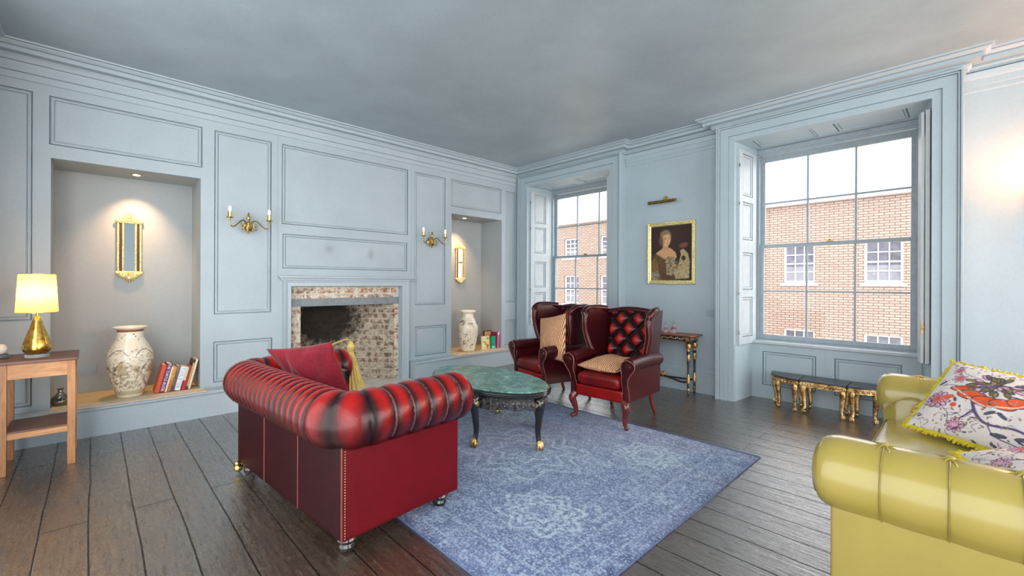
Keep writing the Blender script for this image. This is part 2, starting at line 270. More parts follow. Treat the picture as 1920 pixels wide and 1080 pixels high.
# ------------------------------------------------------------------ mesh helpers
class MB:
    def __init__(s): s.v = []; s.f = []; s.mi = []; s.at = {}; s.sm = []
    def add(s, vs, fs, mi=0, **at):
        k = len(s.v); s.v += [tuple(p) for p in vs]; s.f += [tuple(i+k for i in f) for f in fs]; s.mi += [mi]*len(fs)
        for n, a in at.items():
            a = list(a); L = s.at.setdefault(n, []); d = (.5, .5, .5) if isinstance(a[0], tuple) else .5
            L += [d]*(k-len(L)); L += a
        for n, L in s.at.items(): L += [((.5, .5, .5) if isinstance(L[0], tuple) else .5)]*(len(s.v)-len(L))
        return s
    def box(s, x0, x1, y0, y1, z0, z1, mi=0, rot=0, piv=None):
        vs = [(x, y, z) for x in (x0, x1) for y in (y0, y1) for z in (z0, z1)]
        if rot:
            px, py = piv or ((x0+x1)/2, (y0+y1)/2); c, n = math.cos(rot), math.sin(rot)
            vs = [(px+(x-px)*c-(y-py)*n, py+(x-px)*n+(y-py)*c, z) for x, y, z in vs]
        return s.add(vs, [(0, 1, 3, 2), (4, 6, 7, 5), (0, 4, 5, 1), (2, 3, 7, 6), (0, 2, 6, 4), (1, 5, 7, 3)], mi)
    def tube(s, pts, rad, n=12, mi=0, caps=True, closed=False, sx=1, attr=None):
        pts = [Vector(p) for p in pts]; N = len(pts)
        if not hasattr(rad, '__len__'): rad = [rad]*N
        T = []
        for i in range(N):
            a = pts[(i+1) % N] if closed or i < N-1 else pts[i]; b = pts[i-1] if closed or i > 0 else pts[i]
            q = a-b; T.append(q.normalized() if q.length > 1e-9 else Vector((0, 0, 1)))
        up = Vector((0, 0, 1)) if abs(T[0].z) < .9 else Vector((1, 0, 0))
        U = (up - T[0]*up.dot(T[0])).normalized(); vs = []
        for i in range(N):
            U = (U - T[i]*U.dot(T[i])).normalized(); W = T[i].cross(U)
            for j in range(n):
                a = 2*PI*j/n; vs.append(pts[i] + (U*math.cos(a) + W*math.sin(a)*sx)*rad[i])
        fs = []
        for i in range(N if closed else N-1):
            for j in range(n):
                a, b = i*n+j, i*n+(j+1) % n; c, d = ((i+1) % N)*n+(j+1) % n, ((i+1) % N)*n+j; fs.append((a, b, c, d))
        if caps and not closed: fs += [tuple(range(n))[::-1], tuple((N-1)*n+j for j in range(n))]
        return s.add(vs, fs, mi, **({} if attr is None else {attr[0]: [attr[1]]*len(vs)}))
    def lathe(s, prof, n=24, cx=0, cy=0, cz=0, mi=0, sx=1, sy=1, axis='z'):
        vs = []; fs = []; L = len(prof)
        for i in range(n):
            a = 2*PI*i/n
            for r, z in prof:
                p = (r*math.cos(a)*sx, r*math.sin(a)*sy, z)
                if axis == 'x': p = (p[2], p[0], p[1])
                if axis == 'y': p = (p[0], p[2], p[1])
                vs.append((cx+p[0], cy+p[1], cz+p[2]))
        for i in range(n):
            for k in range(L-1): a, b = i*L+k, ((i+1) % n)*L+k; fs.append((a, b, b+1, a+1))
        if prof[0][0] > 1e-4: fs.append(tuple(i*L for i in range(n))[::-1])
        if prof[-1][0] > 1e-4: fs.append(tuple(i*L+L-1 for i in range(n)))
        return s.add(vs, fs, mi)
    def ball(s, c, r, n=12, sc=(1, 1, 1), mi=0):
        pr = [(max(1e-5, math.sin(PI*k/(n//2+2)))*r, -math.cos(PI*k/(n//2+2))*r*sc[2]) for k in range(n//2+3)]
        return s.lathe(pr, n, *c, mi=mi, sx=sc[0], sy=sc[1])
    def prism(s, poly, a0, a1, mapf, mi=0):
        n = len(poly); vs = [mapf(p[0], p[1], a0) for p in poly] + [mapf(p[0], p[1], a1) for p in poly]
        return s.add(vs, [tuple(range(n))[::-1], tuple(range(n, 2*n))] + [(i, (i+1) % n, n+(i+1) % n, n+i) for i in range(n)], mi)
    def grid(s, fn, nu, nv, mi=0, attrs=(), wrapu=False):
        vs = []; A = {a: [] for a in attrs}
        for i in range(nu+1):
            for j in range(nv+1):
                r = fn(i/nu, j/nv)
                if attrs: vs.append(r[0]); [A[a].append(r[k+1]) for k, a in enumerate(attrs)]
                else: vs.append(r)
        fs = [(i*(nv+1)+j, (i+1)*(nv+1)+j, (i+1)*(nv+1)+j+1, i*(nv+1)+j+1) for i in range(nu) for j in range(nv)]
        return s.add(vs, fs, mi, **A)
    def sweep(s, path, prof, side=1, closed=False, mapf=lambda a, b, h: (a, b, h), mi=0):
        """prof = [(offset, h)] swept along a 2D path with mitred corners"""
        n = len(path); P = [Vector(p) for p in path]; offs = []
        for i in range(n):
            def nrm(a, b): q = (b-a).normalized(); return Vector((-q.y, q.x))*side
            if closed or 0 < i < n-1:
                n1 = nrm(P[i-1], P[i]); n2 = nrm(P[i], P[(i+1) % n]); m = (n1+n2); m = m/max(.2, m.dot(n1))
            else: m = nrm(P[0], P[1]) if i == 0 else nrm(P[-2], P[-1])
            offs.append(m)
        vs = [mapf(P[i].x+offs[i].x*o, P[i].y+offs[i].y*o, h) for i in range(n) for o, h in prof]; L = len(prof)
        fs = [(i*L+k, ((i+1) % n)*L+k, ((i+1) % n)*L+k+1, i*L+k+1) for i in range(n if closed else n-1) for k in range(L-1)]
        if not closed and L > 2: fs += [tuple(range(L)), tuple((n-1)*L+k for k in range(L))[::-1]]
        return s.add(vs, fs, mi)
    def xf(s, M):
        s.v = [tuple(M @ Vector(p)) for p in s.v]; return s
    def build(s, name, mats, parent=None, angle=35, bevel=0, subsurf=0, recalc=True, **props):
        me = bpy.data.meshes.new(name); me.from_pydata(s.v, [], s.f)
        if not isinstance(mats, (list, tuple)): mats = [mats]
        for m in mats: me.materials.append(MAT[m])
        me.polygons.foreach_set('material_index', s.mi)
        if any('leather' in m for m in mats) and 'puff' not in s.at: s.at['puff'] = [.5]*len(s.v)
        for n, L in s.at.items():
            if isinstance(L[0], tuple):
                a = me.color_attributes.new(n, 'FLOAT_COLOR', 'POINT'); a.data.foreach_set('color', [x for c in L for x in (*c[:3], 1.)])
            else:
                a = me.attributes.new(n, 'FLOAT', 'POINT'); a.data.foreach_set('value', L)
        if recalc:
            b = bmesh.new(); b.from_mesh(me); bmesh.ops.recalc_face_normals(b, faces=b.faces); b.to_mesh(me); b.free()
        me.shade_smooth(); me.set_sharp_from_angle(angle=math.radians(angle))
        o = bpy.data.objects.new(name, me); C.objects.link(o)
        if parent: o.parent = parent
        if bevel:
            m = o.modifiers.new('bevel', 'BEVEL'); m.width = bevel; m.segments = 2; m.limit_method = 'ANGLE'; m.angle_limit = math.radians(40)
        if subsurf: m = o.modifiers.new('sub', 'SUBSURF'); m.levels = m.render_levels = subsurf
        for k, v in props.items(): o[k] = v
        return o
def tag(o, label=None, cat=None, group=None, kind=None):
    if label: o['label'] = label
    if cat: o['category'] = cat
    if group: o['group'] = group
    if kind: o['kind'] = kind
    return o
def thing(name, loc=(0, 0, 0), rz=0, label=None, cat=None, group=None, kind=None):
    o = bpy.data.objects.new(name, None); C.objects.link(o); o.location = loc; o.rotation_euler = (0, 0, rz); o.empty_display_size = .1
    return tag(o, label, cat, group, kind)
def kids(o): return [c for c in list(C.objects) if c.parent == o]
def copy_tree(o, parent=None):
    c = o.copy(); C.objects.link(c); c.parent = parent
    for k in kids(o): copy_tree(k, c)
    return c
def struct(o): o['kind'] = 'structure'; return o
def lerp(a, b, t): return a+(b-a)*t
def smooth(t): t = max(0, min(1, t)); return t*t*(3-2*t)
def interp(x, xs, ys): return float(np.interp(x, xs, ys))
def spline(pts, n=8):
    """Catmull-Rom through points of any dimension"""
    P = [np.array(p, float) for p in pts]; P = [2*P[0]-P[1]]+P+[2*P[-1]-P[-2]]; out = []
    for i in range(1, len(P)-2):
        for k in range(n):
            t = k/n; a, b, c, d = P[i-1:i+3]; out.append(.5*((2*b)+(-a+c)*t+(2*a-5*b+4*c-d)*t*t+(-a+3*b-3*c+d)*t**3))
    out.append(P[-2]); return out

# ================================================================== THE ROOM
XL, XP, XN, YB, YW, ZC = -5.236, -5.07, -5.755, 5.133, 5.25, 3.175
ZP, ZN, ZH = .246, 2.321, 2.879
Y0 = -.655                                                     # wall behind the camera's left
XR = 3.2
PANEL = [(0, 0), (0, -.024), (.006, -.026), (.009, -.009), (.016, -.004), (.026, -.006), (.031, -.022), (.035, -.022), (.037, -.015)]
def panelled(mb, u0, u1, v0, v1, panels, holes, mapf, mi=0, prof=PANEL, pmi=None):
    us = sorted({u0, u1, *[min(max(q, u0), u1) for r in panels+holes for q in r[:2]]}); vs = sorted({v0, v1, *[min(max(q, v0), v1) for r in panels+holes for q in r[2:4]]})
    for a, b in zip(us, us[1:]):
        for c, d in zip(vs, vs[1:]):
            m, n = (a+b)/2, (c+d)/2
            if any(r[0] < m < r[1] and r[2] < n < r[3] for r in panels+holes): continue
            mb.add([mapf(a, c, 0), mapf(b, c, 0), mapf(b, d, 0), mapf(a, d, 0)], [(0, 1, 2, 3)], mi)
    for r in panels:
        a, b, c, d = r[:4]
        mb.sweep([(a, c), (b, c), (b, d), (a, d)], prof, 1, True, lambda x, y, h: mapf(x, y, h), mi)
        o, h = prof[-1]; k = r[4] if len(r) > 4 else mi
        mb.add([mapf(a+o, c+o, h), mapf(b-o, c+o, h), mapf(b-o, d-o, h), mapf(a+o, d-o, h)], [(0, 1, 2, 3)], k)

# floor, ceiling
m = MB(); m.add([(-5.9, Y0-.1, 0), (XR, Y0-.1, 0), (XR, 5.8, 0), (-5.9, 5.8, 0)], [(0, 1, 2, 3)]); struct(m.build('floor', 'floor_boards', recalc=False))
m = MB(); m.box(-5.9, XR, Y0-.1, 5.4, ZC, ZC+.1); struct(m.build('ceiling', 'ceiling_paint'))

# left wall with its panelling, two alcoves and the hearth opening
FY0, FY1, FZ = 1.602, 2.99, 1.258
m = MB(); mp = lambda y, z, h: (XL+h, y, z)
pan = [(-1.3, -.352, .985, 2.838), (-1.3, -.352, .292, .70), (-.262, .780, 2.43, 2.832), (.880, 1.40, .975, 2.826), (.876, 1.412, .292, .702),
       (1.503, 3.07, 1.945, 2.828), (1.512, 3.06, 1.456, 1.84, 1), (3.175, 3.682, .992, 2.82), (3.185, 3.705, .292, .70), (3.782, 4.775, 2.425, 2.82),
       (4.87, 5.085, .985, 2.81), (4.87, 5.085, .292, .70)]
pan[0] = (Y0+.03, -.352, .985, 2.838); pan[1] = (Y0+.03, -.352, .292, .70)
N1, N2 = (-.251, .767), (3.792, 4.788)
panelled(m, Y0, YB+.4, 0, ZC, pan, [(N1[0], N1[1], ZP, ZN), (N2[0], N2[1], ZP, ZN), (FY0, FY1, -.1, FZ)], mp)
for a, b in (N1, N2):
    m.add([(XL, a, ZP), (XN, a, ZP), (XN, b, ZP), (XL, b, ZP), (XL, a, ZN), (XN, a, ZN), (XN, b, ZN), (XL, b, ZN)], [(0, 1, 5, 4), (1, 2, 6, 5), (2, 3, 7, 6), (4, 5, 6, 7), (0, 3, 2, 1)], 2)
m.box(XL-.02, XL+.004, 1.455, 1.46, 1.38, 2.9); m.box(XL-.02, XL+.004, 3.12, 3.125, 1.38, 2.9)
struct(m.build('wall_left', ['wall_paint', 'wall_paint_smudged', 'alcove_paint'], recalc=False, angle=20))
# wall behind the camera, pier opposite the hearth wall
m = MB(); XW = -3.95; panelled(m, XL, XW, 0, ZC, [(XL+.1+i*1.32, XL+1.25+i*1.32, .985, 2.83) for i in range(1)]+[(XL+.1+i*1.32, XL+1.25+i*1.32, .29, .7) for i in range(1)], [], lambda x, z, h: (x, Y0+h, z)); m.box(XL, XW, Y0-.12, Y0-.001, 0, ZC); struct(m.build('wall_front', 'wall_paint', recalc=False, angle=20))

m = MB(); panelled(m, Y0, 1.1, 0, ZC, [(Y0+.1, 1.0, .985, 2.83), (Y0+.1, 1.0, .29, .7)], [], lambda y, z, h: (XR-h, y, z)); m.box(XR+.001, XR+.12, Y0, 1.1, 0, ZC); struct(m.build('wall_right', 'wall_paint', recalc=False, angle=20))
# window wall: two breakfronts round the windows, plain wall between
B1, B2 = (-5.236, -3.232), (-1.998, -.027)
O1, O2 = (-4.99, -3.413), (-1.79, -.213)
m = MB(); mb_ = lambda x, z, h: (x, YB-h, z); mw = lambda x, z, h: (x, YW-h, z)
for (a, b), (c, d) in ((B1, O1), (B2, O2)):
    panelled(m, a, b, 0, ZC, [], [(c, d, -.1, ZH)], mb_)
    for x in (a, b): m.add([(x, YB, 0), (x, YW+.05, 0), (x, YW+.05, ZC), (x, YB, ZC)], [(0, 1, 2, 3)])
panelled(m, B1[1], B2[0], 0, ZC, [], [], mw); panelled(m, B2[1], XR, 0, ZC, [], [], mw)
# jambs and soffit of both window recesses, splayed
YS = 5.66
for dx in (-3.2, 0):
    a, b, c, d = -1.79+dx, -.213+dx, -1.725+dx, -.315+dx
    m.add([(a, YB, 0), (c, YS, 0), (c, YS, ZH), (a, YB, ZH), (b, YB, 0), (d, YS, 0), (d, YS, ZH), (b, YB, ZH)], [(0, 1, 2, 3), (4, 7, 6, 5)])
    mf = lambda x, y, h: (x, y, ZH-h)
    panelled(m, c-.06, d+.1, YB, YS, [(-1.66+dx, -1.10+dx, YB+.12, YS-.08), (-.93+dx, -.38+dx, YB+.12, YS-.08)], [], mf)
    # wall above/around the sash, behind the recess
    m.add([(c-.4, YS+.02, ZH+.001), (d+.4, YS+.02, ZH+.001), (d+.4, YS+.15, 2.8), (c-.4, YS+.15, 2.8)], [(0, 1, 2, 3)])
struct(m.build('wall_back', 'trim_paint', recalc=False, angle=20))
# outer face of the wall so that daylight only enters through the sashes
m = MB(); panelled(m, -6.3, XR, -.3, 3.6, [], [(-4.93, -3.51, .63, 2.83), (-1.73, -.31, .63, 2.83)], lambda x, z, h: (x, 5.80-h, z))
struct(m.build('wall_outer', 'street_brick', recalc=False))

# architraves round the two openings
ARCH = [(0, 0), (0, .014), (.058, .014), (.058, .006), (.063, .006), (.064, .026), (.148, .026), (.148, .014), (.154, .014), (.156, .034), (.166, .036), (.166, .024), (.171, .024), (.173, .046), (.186, .046), (.188, 0)]
m = MB()
for a, b in (O1, O2): m.sweep([(a, 0), (a, ZH), (b, ZH), (b, 0)], ARCH, 1, False, mb_)
struct(m.build('trim_1', 'trim_paint', angle=25))

# cornice all round, one run mitred at every break
CORN = [(0, 3.030), (.012, 3.030), (.014, 3.044), (.006, 3.046), (.006, 3.051), (.022, 3.053), (.032, 3.068), (.046, 3.080), (.046, 3.084), (.034, 3.086), (.034, 3.100), (.100, 3.104), (.108, 3.098), (.108, 3.128), (.100, 3.130), (.100, 3.135), (.122, 3.137), (.132, 3.144), (.148, 3.152), (.150, 3.157), (.142, 3.158), (.142, 3.161), (.166, 3.163), (.168, 3.175)]
room = [(XW, Y0), (XL, Y0), (XL, YB), (B1[1], YB), (B1[1], YW), (B2[0], YW), (B2[0], YB), (B2[1], YB), (B2[1], YW), (XR, YW)]
m = MB(); m.sweep(room, CORN, -1); struct(m.build('trim_2', 'trim_paint', angle=22))
# frieze bands under the cornice
FR = [(0, 2.912), (.012, 2.914), (.012, 2.962), (.003, 2.964), (.003, 2.969), (.022, 2.971), (.022, 3.022), (.012, 3.024), (.012, 3.04)]
m = MB(); m.sweep([(XW, Y0), (XL, Y0), (XL, YB)], FR, -1)
FR2 = [(0, 2.885), (.006, 2.888), (.009, 2.895), (.009, 2.93), (.016, 2.934), (.020, 2.985), (.030, 2.992), (.036, 3.01), (.04, 3.04)]
m.sweep([(B1[1], YW), (B2[0], YW)], FR2, -1); m.sweep([(B2[1], YW), (XR, YW)], FR2, -1)
struct(m.build('trim_3', 'trim_paint', angle=22))
# skirtings
SK = [(.026, 0), (.026, .20), (.022, .205), (.022, .225), (.012, .235), (.014, .262), (.006, .275), (0, .285)]
m = MB(); m.sweep([(B1[1], YW), (B2[0], YW)], SK, -1); m.sweep([(B2[1], YW), (XR, YW)], SK, -1); struct(m.build('baseboard_back', 'trim_paint', angle=25))
# the deep plinth below the left wall
PL = [(XP-XL-.006, 0), (XP-XL-.006, .212), (XP-XL, .214), (XP-XL+.008, .226), (XP-XL+.008, .238), (XP-XL, ZP), (0, ZP), (0, 0)]
m = MB(); m.sweep([(XL, Y0), (XL, 1.505)], PL, -1); m.sweep([(XL, 3.095), (XL, YB)], PL, -1); m.sweep([(XW, Y0), (XL+.16, Y0)], [(.03, 0), (.03, .24), (0, .25)], -1)
struct(m.build('baseboard_left', 'trim_paint', angle=25))
for (a, b), nm in ((N1, 'deep alcove left of the fireplace, under the large vase'), (N2, 'alcove right of the fireplace, under the smaller vase')):
    t = thing('alcove_shelf', (XL, (a+b)/2, ZP), 0, 'unpainted wooden shelf board in the '+nm, 'shelf', 'wooden shelves of the two alcoves')
    w = (b-a)/2
    m = MB(); m.box(XN-XL+.003, -.004, -w+.003, w-.003, .0008, .008); m.build('back_board', 'shelf_wood', t, bevel=.002)
    m = MB(); m.box(.004, XP-XL+.012, -w-.0, w+.03, .0008, .010); m.build('front_board', 'pale_wood', t, bevel=.002)['label'] = 'paler front board of the shelf'

# windows
def bars(m, x0, x1, z0, z1, y0, y1, fw, nb, ncol, nrow, bw=.018):
    m.box(x0, x0+fw, y0, y1, z0, z1); m.box(x1-fw, x1, y0, y1, z0, z1); m.box(x0+fw, x1-fw, y0, y1, z0, z0+nb[0]); m.box(x0+fw, x1-fw, y0, y1, z1-nb[1], z1)
    for i in range(1, ncol): x = lerp(x0+fw, x1-fw, i/ncol); m.box(x-bw/2, x+bw/2, y0+.006, y1-.004, z0+nb[0], z1-nb[1])
    for i in range(1, nrow): z = lerp(z0+nb[0], z1-nb[1], i/nrow); m.box(x0+fw, x1-fw, y0+.008, y1-.006, z-bw/2, z+bw/2)
for k, dx in ((1, -3.2), (2, 0)):
    w = struct(thing('window_%d' % k, (dx-1.0, YS, 0)))
    ox = 1.0   # local x = world x - dx + 1
    L = lambda x: x+ox
    m = MB(); c, d = L(-1.725), L(-.315)
    m.box(c, c+.025, 0, .13, .66, 2.82); m.box(d-.025, d, 0, .13, .66, 2.82); m.box(c, d, -.004, .13, 2.825, 2.875); m.box(c+.02, d-.02, .0, .02, 2.80, 2.826); m.box(c, d, .0, .13, .62, .665)
    m.build('window_frame', 'sash_paint', w, bevel=.003)
    m = MB(); bars(m, c+.025, d-.025, 1.725, 2.80, .062, .10, .042, (.035, .065), 3, 2); m.build('upper_sash', 'sash_paint', w, bevel=.002)
    m = MB(); bars(m, c+.025, d-.025, .665, 1.762, .018, .056, .042, (.05, .036), 3, 2); m.build('lower_sash', 'sash_paint', w, bevel=.002)
    m = MB(); m.box(c+.06, d-.06, .080, .083, 1.755, 2.74); m.build('glass_pane', 'window_glass', w)
    m = MB(); m.box(c+.06, d-.06, .036, .039, .71, 1.73); m.build('glass_pane', 'window_glass', w)
    m = MB(); m.box((c+d)/2-.03, (c+d)/2+.03, -.002, .02, 1.762, 1.772); m.ball(((c+d)/2, .01, 1.778), .012); m.build('sash_catch', 'antique_brass', w)
    m = MB(); m.box(L(-1.76), L(-.275), -.135, .0, .62, .65); m.build('window_sill', 'shutter_paint', w, bevel=.006)['label'] = 'bright worn sill board'
    m = MB(); panelled(m, L(-1.77), L(-.265), 0, .62, [(L(-1.63), L(-1.115), .15, .535), (L(-.955), L(-.43), .15, .535)], [], lambda x, z, h: (x, -.11-h, z)); m.box(L(-1.032), L(-1.028), -.112, -.10, 0, .62)
    m.build('window_apron', 'trim_paint', w, recalc=False, angle=20)
    # folded shutters on both jambs, low panelled linings beneath
    def leaf(px, py, qx, qy, z0, z1, zs, name, mat, sgn, th=.028, inset=.075):
        v = Vector((qx-px, qy-py)); ln = v.length; v.normalize(); n = Vector((-v.y, v.x))*sgn
        mf = lambda u, z, h: (px+v.x*u+n.x*h, py+v.y*u+n.y*h, z)
        m = MB(); m2 = lambda u, z, h: mf(u, z, h+th)
        panelled(m, 0, ln, z0, z1, [(inset, ln-inset, a, b) for a, b in zs], [], m2)
        m.add([mf(0, z0, 0), mf(ln, z0, 0), mf(ln, z1, 0), mf(0, z1, 0), mf(0, z0, th), mf(ln, z0, th), mf(ln, z1, th), mf(0, z1, th)], [(0, 1, 2, 3), (0, 4, 5, 1), (1, 5, 6, 2), (2, 6, 7, 3), (3, 7, 4, 0)])
        return m.build(name, mat, w, recalc=False, angle=20)
    ZS = [(.705, 1.155), (1.235, 1.66), (1.80, 2.228), (2.295, 2.77)]
    yl = lambda y: y-YS
    leaf(L(-1.783), yl(5.185), L(-1.742), yl(5.585), .625, 2.80, ZS, 'shutter', 'shutter_paint', -1)
    leaf(L(-.225), yl(5.155), L(-.292), yl(5.60), .625, 2.80, ZS, 'shutter', 'shutter_paint', 1)
    leaf(L(-.262), yl(5.165), L(-.286), yl(5.26), .625, 2.79, [], 'shutter', 'shutter_paint', 1, .02)
    leaf(L(-1.789), yl(5.135), L(-1.745), yl(5.548), 0, .62, [(.155, .545)], 'jamb_lining', 'trim_paint', -1, .006, .09)
    leaf(L(-.214), yl(5.135), L(-.275), yl(5.548), 0, .62, [(.155, .545)], 'jamb_lining', 'trim_paint', 1, .006, .09)
    for z in (.76, 2.62, 1.2, 2.2):
        m = MB(); m.tube([(L(-1.752), yl(5.168), z-.02), (L(-1.752), yl(5.168), z+.02)], .006, 8); m.build('shutter_hinge', 'silver_glass', w)
    m = MB(); m.box(L(-.278), L(-.262), yl(5.15), yl(5.162), .88, .98); m.build('shutter_hook', 'antique_brass', w)

# ================================================================== FIREPLACE
fp = thing('fireplace', (XL, 2.296, 0), 0, 'open brick fireplace in a blue painted surround, below the long overmantel panel', 'fireplace')
def fl(mb): mb.xf(Matrix.Translation((-XL, -2.296, 0))); return mb
SUR = [(-.002, -.10), (-.002, .004), (.004, .012), (.040, .012), (.044, .020), (.060, .024), (.066, .034), (.084, .038), (.088, .003)]
m = MB(); m.sweep([(FY0, 0), (FY0, FZ), (FY1, FZ), (FY1, 0)], SUR, 1, False, lambda y, z, h: (XL+h, y, z)); fl(m).build('surround', 'trim_paint', fp, angle=25)
m = MB(); m.box(XL+.001, XL+.062, 1.462, 3.176, 1.352, 1.372); m.box(XL+.001, XL+.046, 1.475, 3.163, 1.340, 1.352); m.box(XL+.001, XL+.03, 1.488, 3.15, 1.325, 1.340); fl(m).build('mantel_shelf', 'trim_paint', fp, bevel=.004)
XB = XL-.10; f0, f1, fz = 1.735, 2.93, 1.02
m = MB()
def q(*p): m.add(p, [(0, 1, 2, 3)])
q((XB, FY0-.01, 0), (XB, f0, 0), (XB, f0, FZ), (XB, FY0-.01, FZ)); q((XB, f1, 0), (XB, FY1+.02, 0), (XB, FY1+.02, FZ), (XB, f1, FZ)); q((XB, f0, 1.11), (XB, f1, 1.11), (XB, f1, FZ+.02), (XB, f0, FZ+.02))
fl(m).build('brick_front', 'limewashed_brick', fp, recalc=False)
XF = XL-.60; g0, g1 = 1.86, 2.50
m = MB(); q((XB, f0, 0), (XF, g0, 0), (XF, g0, 1.3), (XB, f0, 1.3)); q((XF, g0, 0), (XF, g1, 0), (XF, g1, 1.3), (XF, g0, 1.3)); q((XF, g1, 0), (XB, f1, 0), (XB, f1, 1.3), (XF, g1, 1.3)); q((XB, f0, 1.3), (XF, g0, 1.3), (XF, g1, 1.3), (XB, f1, 1.3))
fl(m).build('firebox', 'sooty_brick', fp, recalc=False)
m = MB(); m.box(XB-.03, XB+.012, FY0, FY1, 1.02, 1.112); fl(m).build('lintel', 'iron_lintel', fp, bevel=.004)
m = MB(); m.box(XF, -4.80, 1.52, 3.08, .001, .018); fl(m).build('hearth', 'hearth_stone', fp, bevel=.005)

# recessed spotlights over the alcoves
for y, x, nm in ((.30, -5.497, 'left alcove above the larger gilt mirror'), (4.212, -5.474, 'right alcove near the window corner')):
    t = thing('recessed_spotlight', (x, y, ZN), 0, 'small lit recessed spotlight in the soffit of the '+nm, 'light', 'alcove spotlights')
    m = MB(); m.lathe([(.030, -.002), (.044, -.006), (.046, -.001), (.046, 0)], 20); m.build('trim_ring', 'brass', t)
    m = MB(); m.lathe([(.0001, -.003), (.029, -.003), (.029, -.0005)], 20); m.build('bulb', 'spot_glow', t)
    ld = bpy.data.lights.new('alcove_light', 'SPOT'); ld.energy = 62; ld.color = (1, .56, .30); ld.spot_size = math.radians(84); ld.spot_blend = 1.0; ld.shadow_soft_size = .02
    lo = bpy.data.objects.new('alcove_light', ld); C.objects.link(lo); lo.location = (x, y, ZN-.012); lo.rotation_euler = (0, math.radians(16), 0)

# ================================================================== ACROSS THE STREET
def street(name, X0, X1, Yf, zb, zt, cols, rows, label, roofz, ww=.85):
    t = thing(name, ((X0+X1)/2, Yf, zb), 0, label, 'building', None)
    ox, oy, oz = (X0+X1)/2, Yf, zb
    T = Matrix.Translation((-ox, -oy, -oz)); holes = [(x, x+ww, a, b) for x in cols for a, b in rows]
    m = MB(); panelled(m, X0, X1, zb, zt, [], holes, lambda x, z, h: (x, Yf-h, z))
    for x0, x1, a, b in holes: m.sweep([(x0, a), (x1, a), (x1, b), (x0, b)], [(0, 0), (0, -.14)], 1, True, lambda x, z, h: (x, Yf-h, z))
    m.xf(T).build('brick_wall', 'street_brick', t, recalc=False)
    for x0, x1, a, b in holes:
        m = MB(); bars(m, x0, x1, a, b, Yf+.10, Yf+.14, .06, (.07, .05), 3, 4, .03); m.box(x0, x1, Yf+.09, Yf+.13, (a+b)/2-.02, (a+b)/2+.02); m.box(x0-.08, x1+.08, Yf-.05, Yf+.1, a-.09, a)
        f = m.xf(T).build('window', 'window_white', t)
        m = MB(); m.box(x0, x1, Yf+.142, Yf+.15, a, b); m.xf(T).build('pane', 'dark_pane', f)
        m = MB(); m.box(x0+.02, x1-.02, Yf+.135, Yf+.1415, a+.03, a+(b-a)*.42); m.xf(T).build('net_curtain', 'net_curtain', f)
    m = MB(); m.box(X0-.1, X1+.1, Yf-.22, Yf+.05, zt-.06, zt+.06); m.xf(T).build('eaves_gutter', 'slate', t)
    m = MB(); m.prism([(Yf-.2, zt+.05), (Yf+3.2, roofz), (Yf+6.5, zt+.05)], X0-.1, X1+.1, lambda y, z, a: (a, y, z)); m.xf(T).build('roof', 'slate', t)
    return t
street('brick_townhouse', -8.6, 6.5, 16.0, -2.6, 3.86, [-6.13, -4.10, -2.07, -.04, 1.99, 4.0], [(1.35, 2.55), (-1.25, -.12)], 'pale red brick house seen through the window with the small gilt stools below', 5.3)
street('brick_townhouse', -26, -8.8, 16.0, -2.6, 4.1, [-17.2, -15.2, -13.15, -11.13, -9.9], [(2.5, 3.38), (.38, 1.66), (-2.0, -.6)], 'red brick house seen through the window behind the two wing chairs', 5.6)
m = MB(); m.box(-60, 40, 5.9, 60, -2.7, -2.6); struct(m.build('ground_street', 'hearth_stone'))

# ================================================================== SEATING
def rbox(m, x0, x1, y0, y1, z0, z1, r=.04, n=5, puff=0., mi=0, pv=None):
    """cushion block: box with generously rounded edges and crowned faces"""
    cx, cy, cz = (x0+x1)/2, (y0+y1)/2, (z0+z1)/2; hx, hy, hz = (x1-x0)/2, (y1-y0)/2, (z1-z0)/2
    N = 14
    def fc(ax, sg):
        def f(u, v):
            a, b = 2*u-1, 2*v-1
            p = [0, 0, 0]; p[ax] = sg; p[(ax+1) % 3] = a; p[(ax+2) % 3] = b; H = (hx, hy, hz)
            q = []
            for i in range(3):
                q.append(p[i]*H[i])
            inner = [max(-(H[i]-r), min(H[i]-r, q[i])) for i in range(3)]
            dv = Vector([q[i]-inner[i] for i in range(3)])
            if dv.length > 1e-6: dv = dv.normalized()*r
            P = [inner[i]+dv[i] for i in range(3)]
            cr = (1-(P[0]/hx)**2)*(1-(P[1]/hy)**2)
            P[2] += (1 if P[2] > 0 else -.3)*puff*max(0, cr)*abs(P[2]/hz)
            return (cx+P[0], cy+P[1], cz+P[2]), (.5+.5*max(0, cr) if pv is None else pv)
        return f
    # denser sampling close to edges
    def den(f): 
        g = lambda t: .5-.5*math.cos(PI*t)
        return lambda u, v: f(g(u), g(v))
    for ax in range(3):
        for sg in (-1, 1): m.grid(den(fc(ax, sg)), N, N, mi, ('puff',))
def weld(o, d=.0006):
    b = bmesh.new(); b.from_mesh(o.data); bmesh.ops.remove_doubles(b, verts=b.verts, dist=d); bmesh.ops.recalc_face_normals(b, faces=b.faces); b.to_mesh(o.data); b.free(); return o
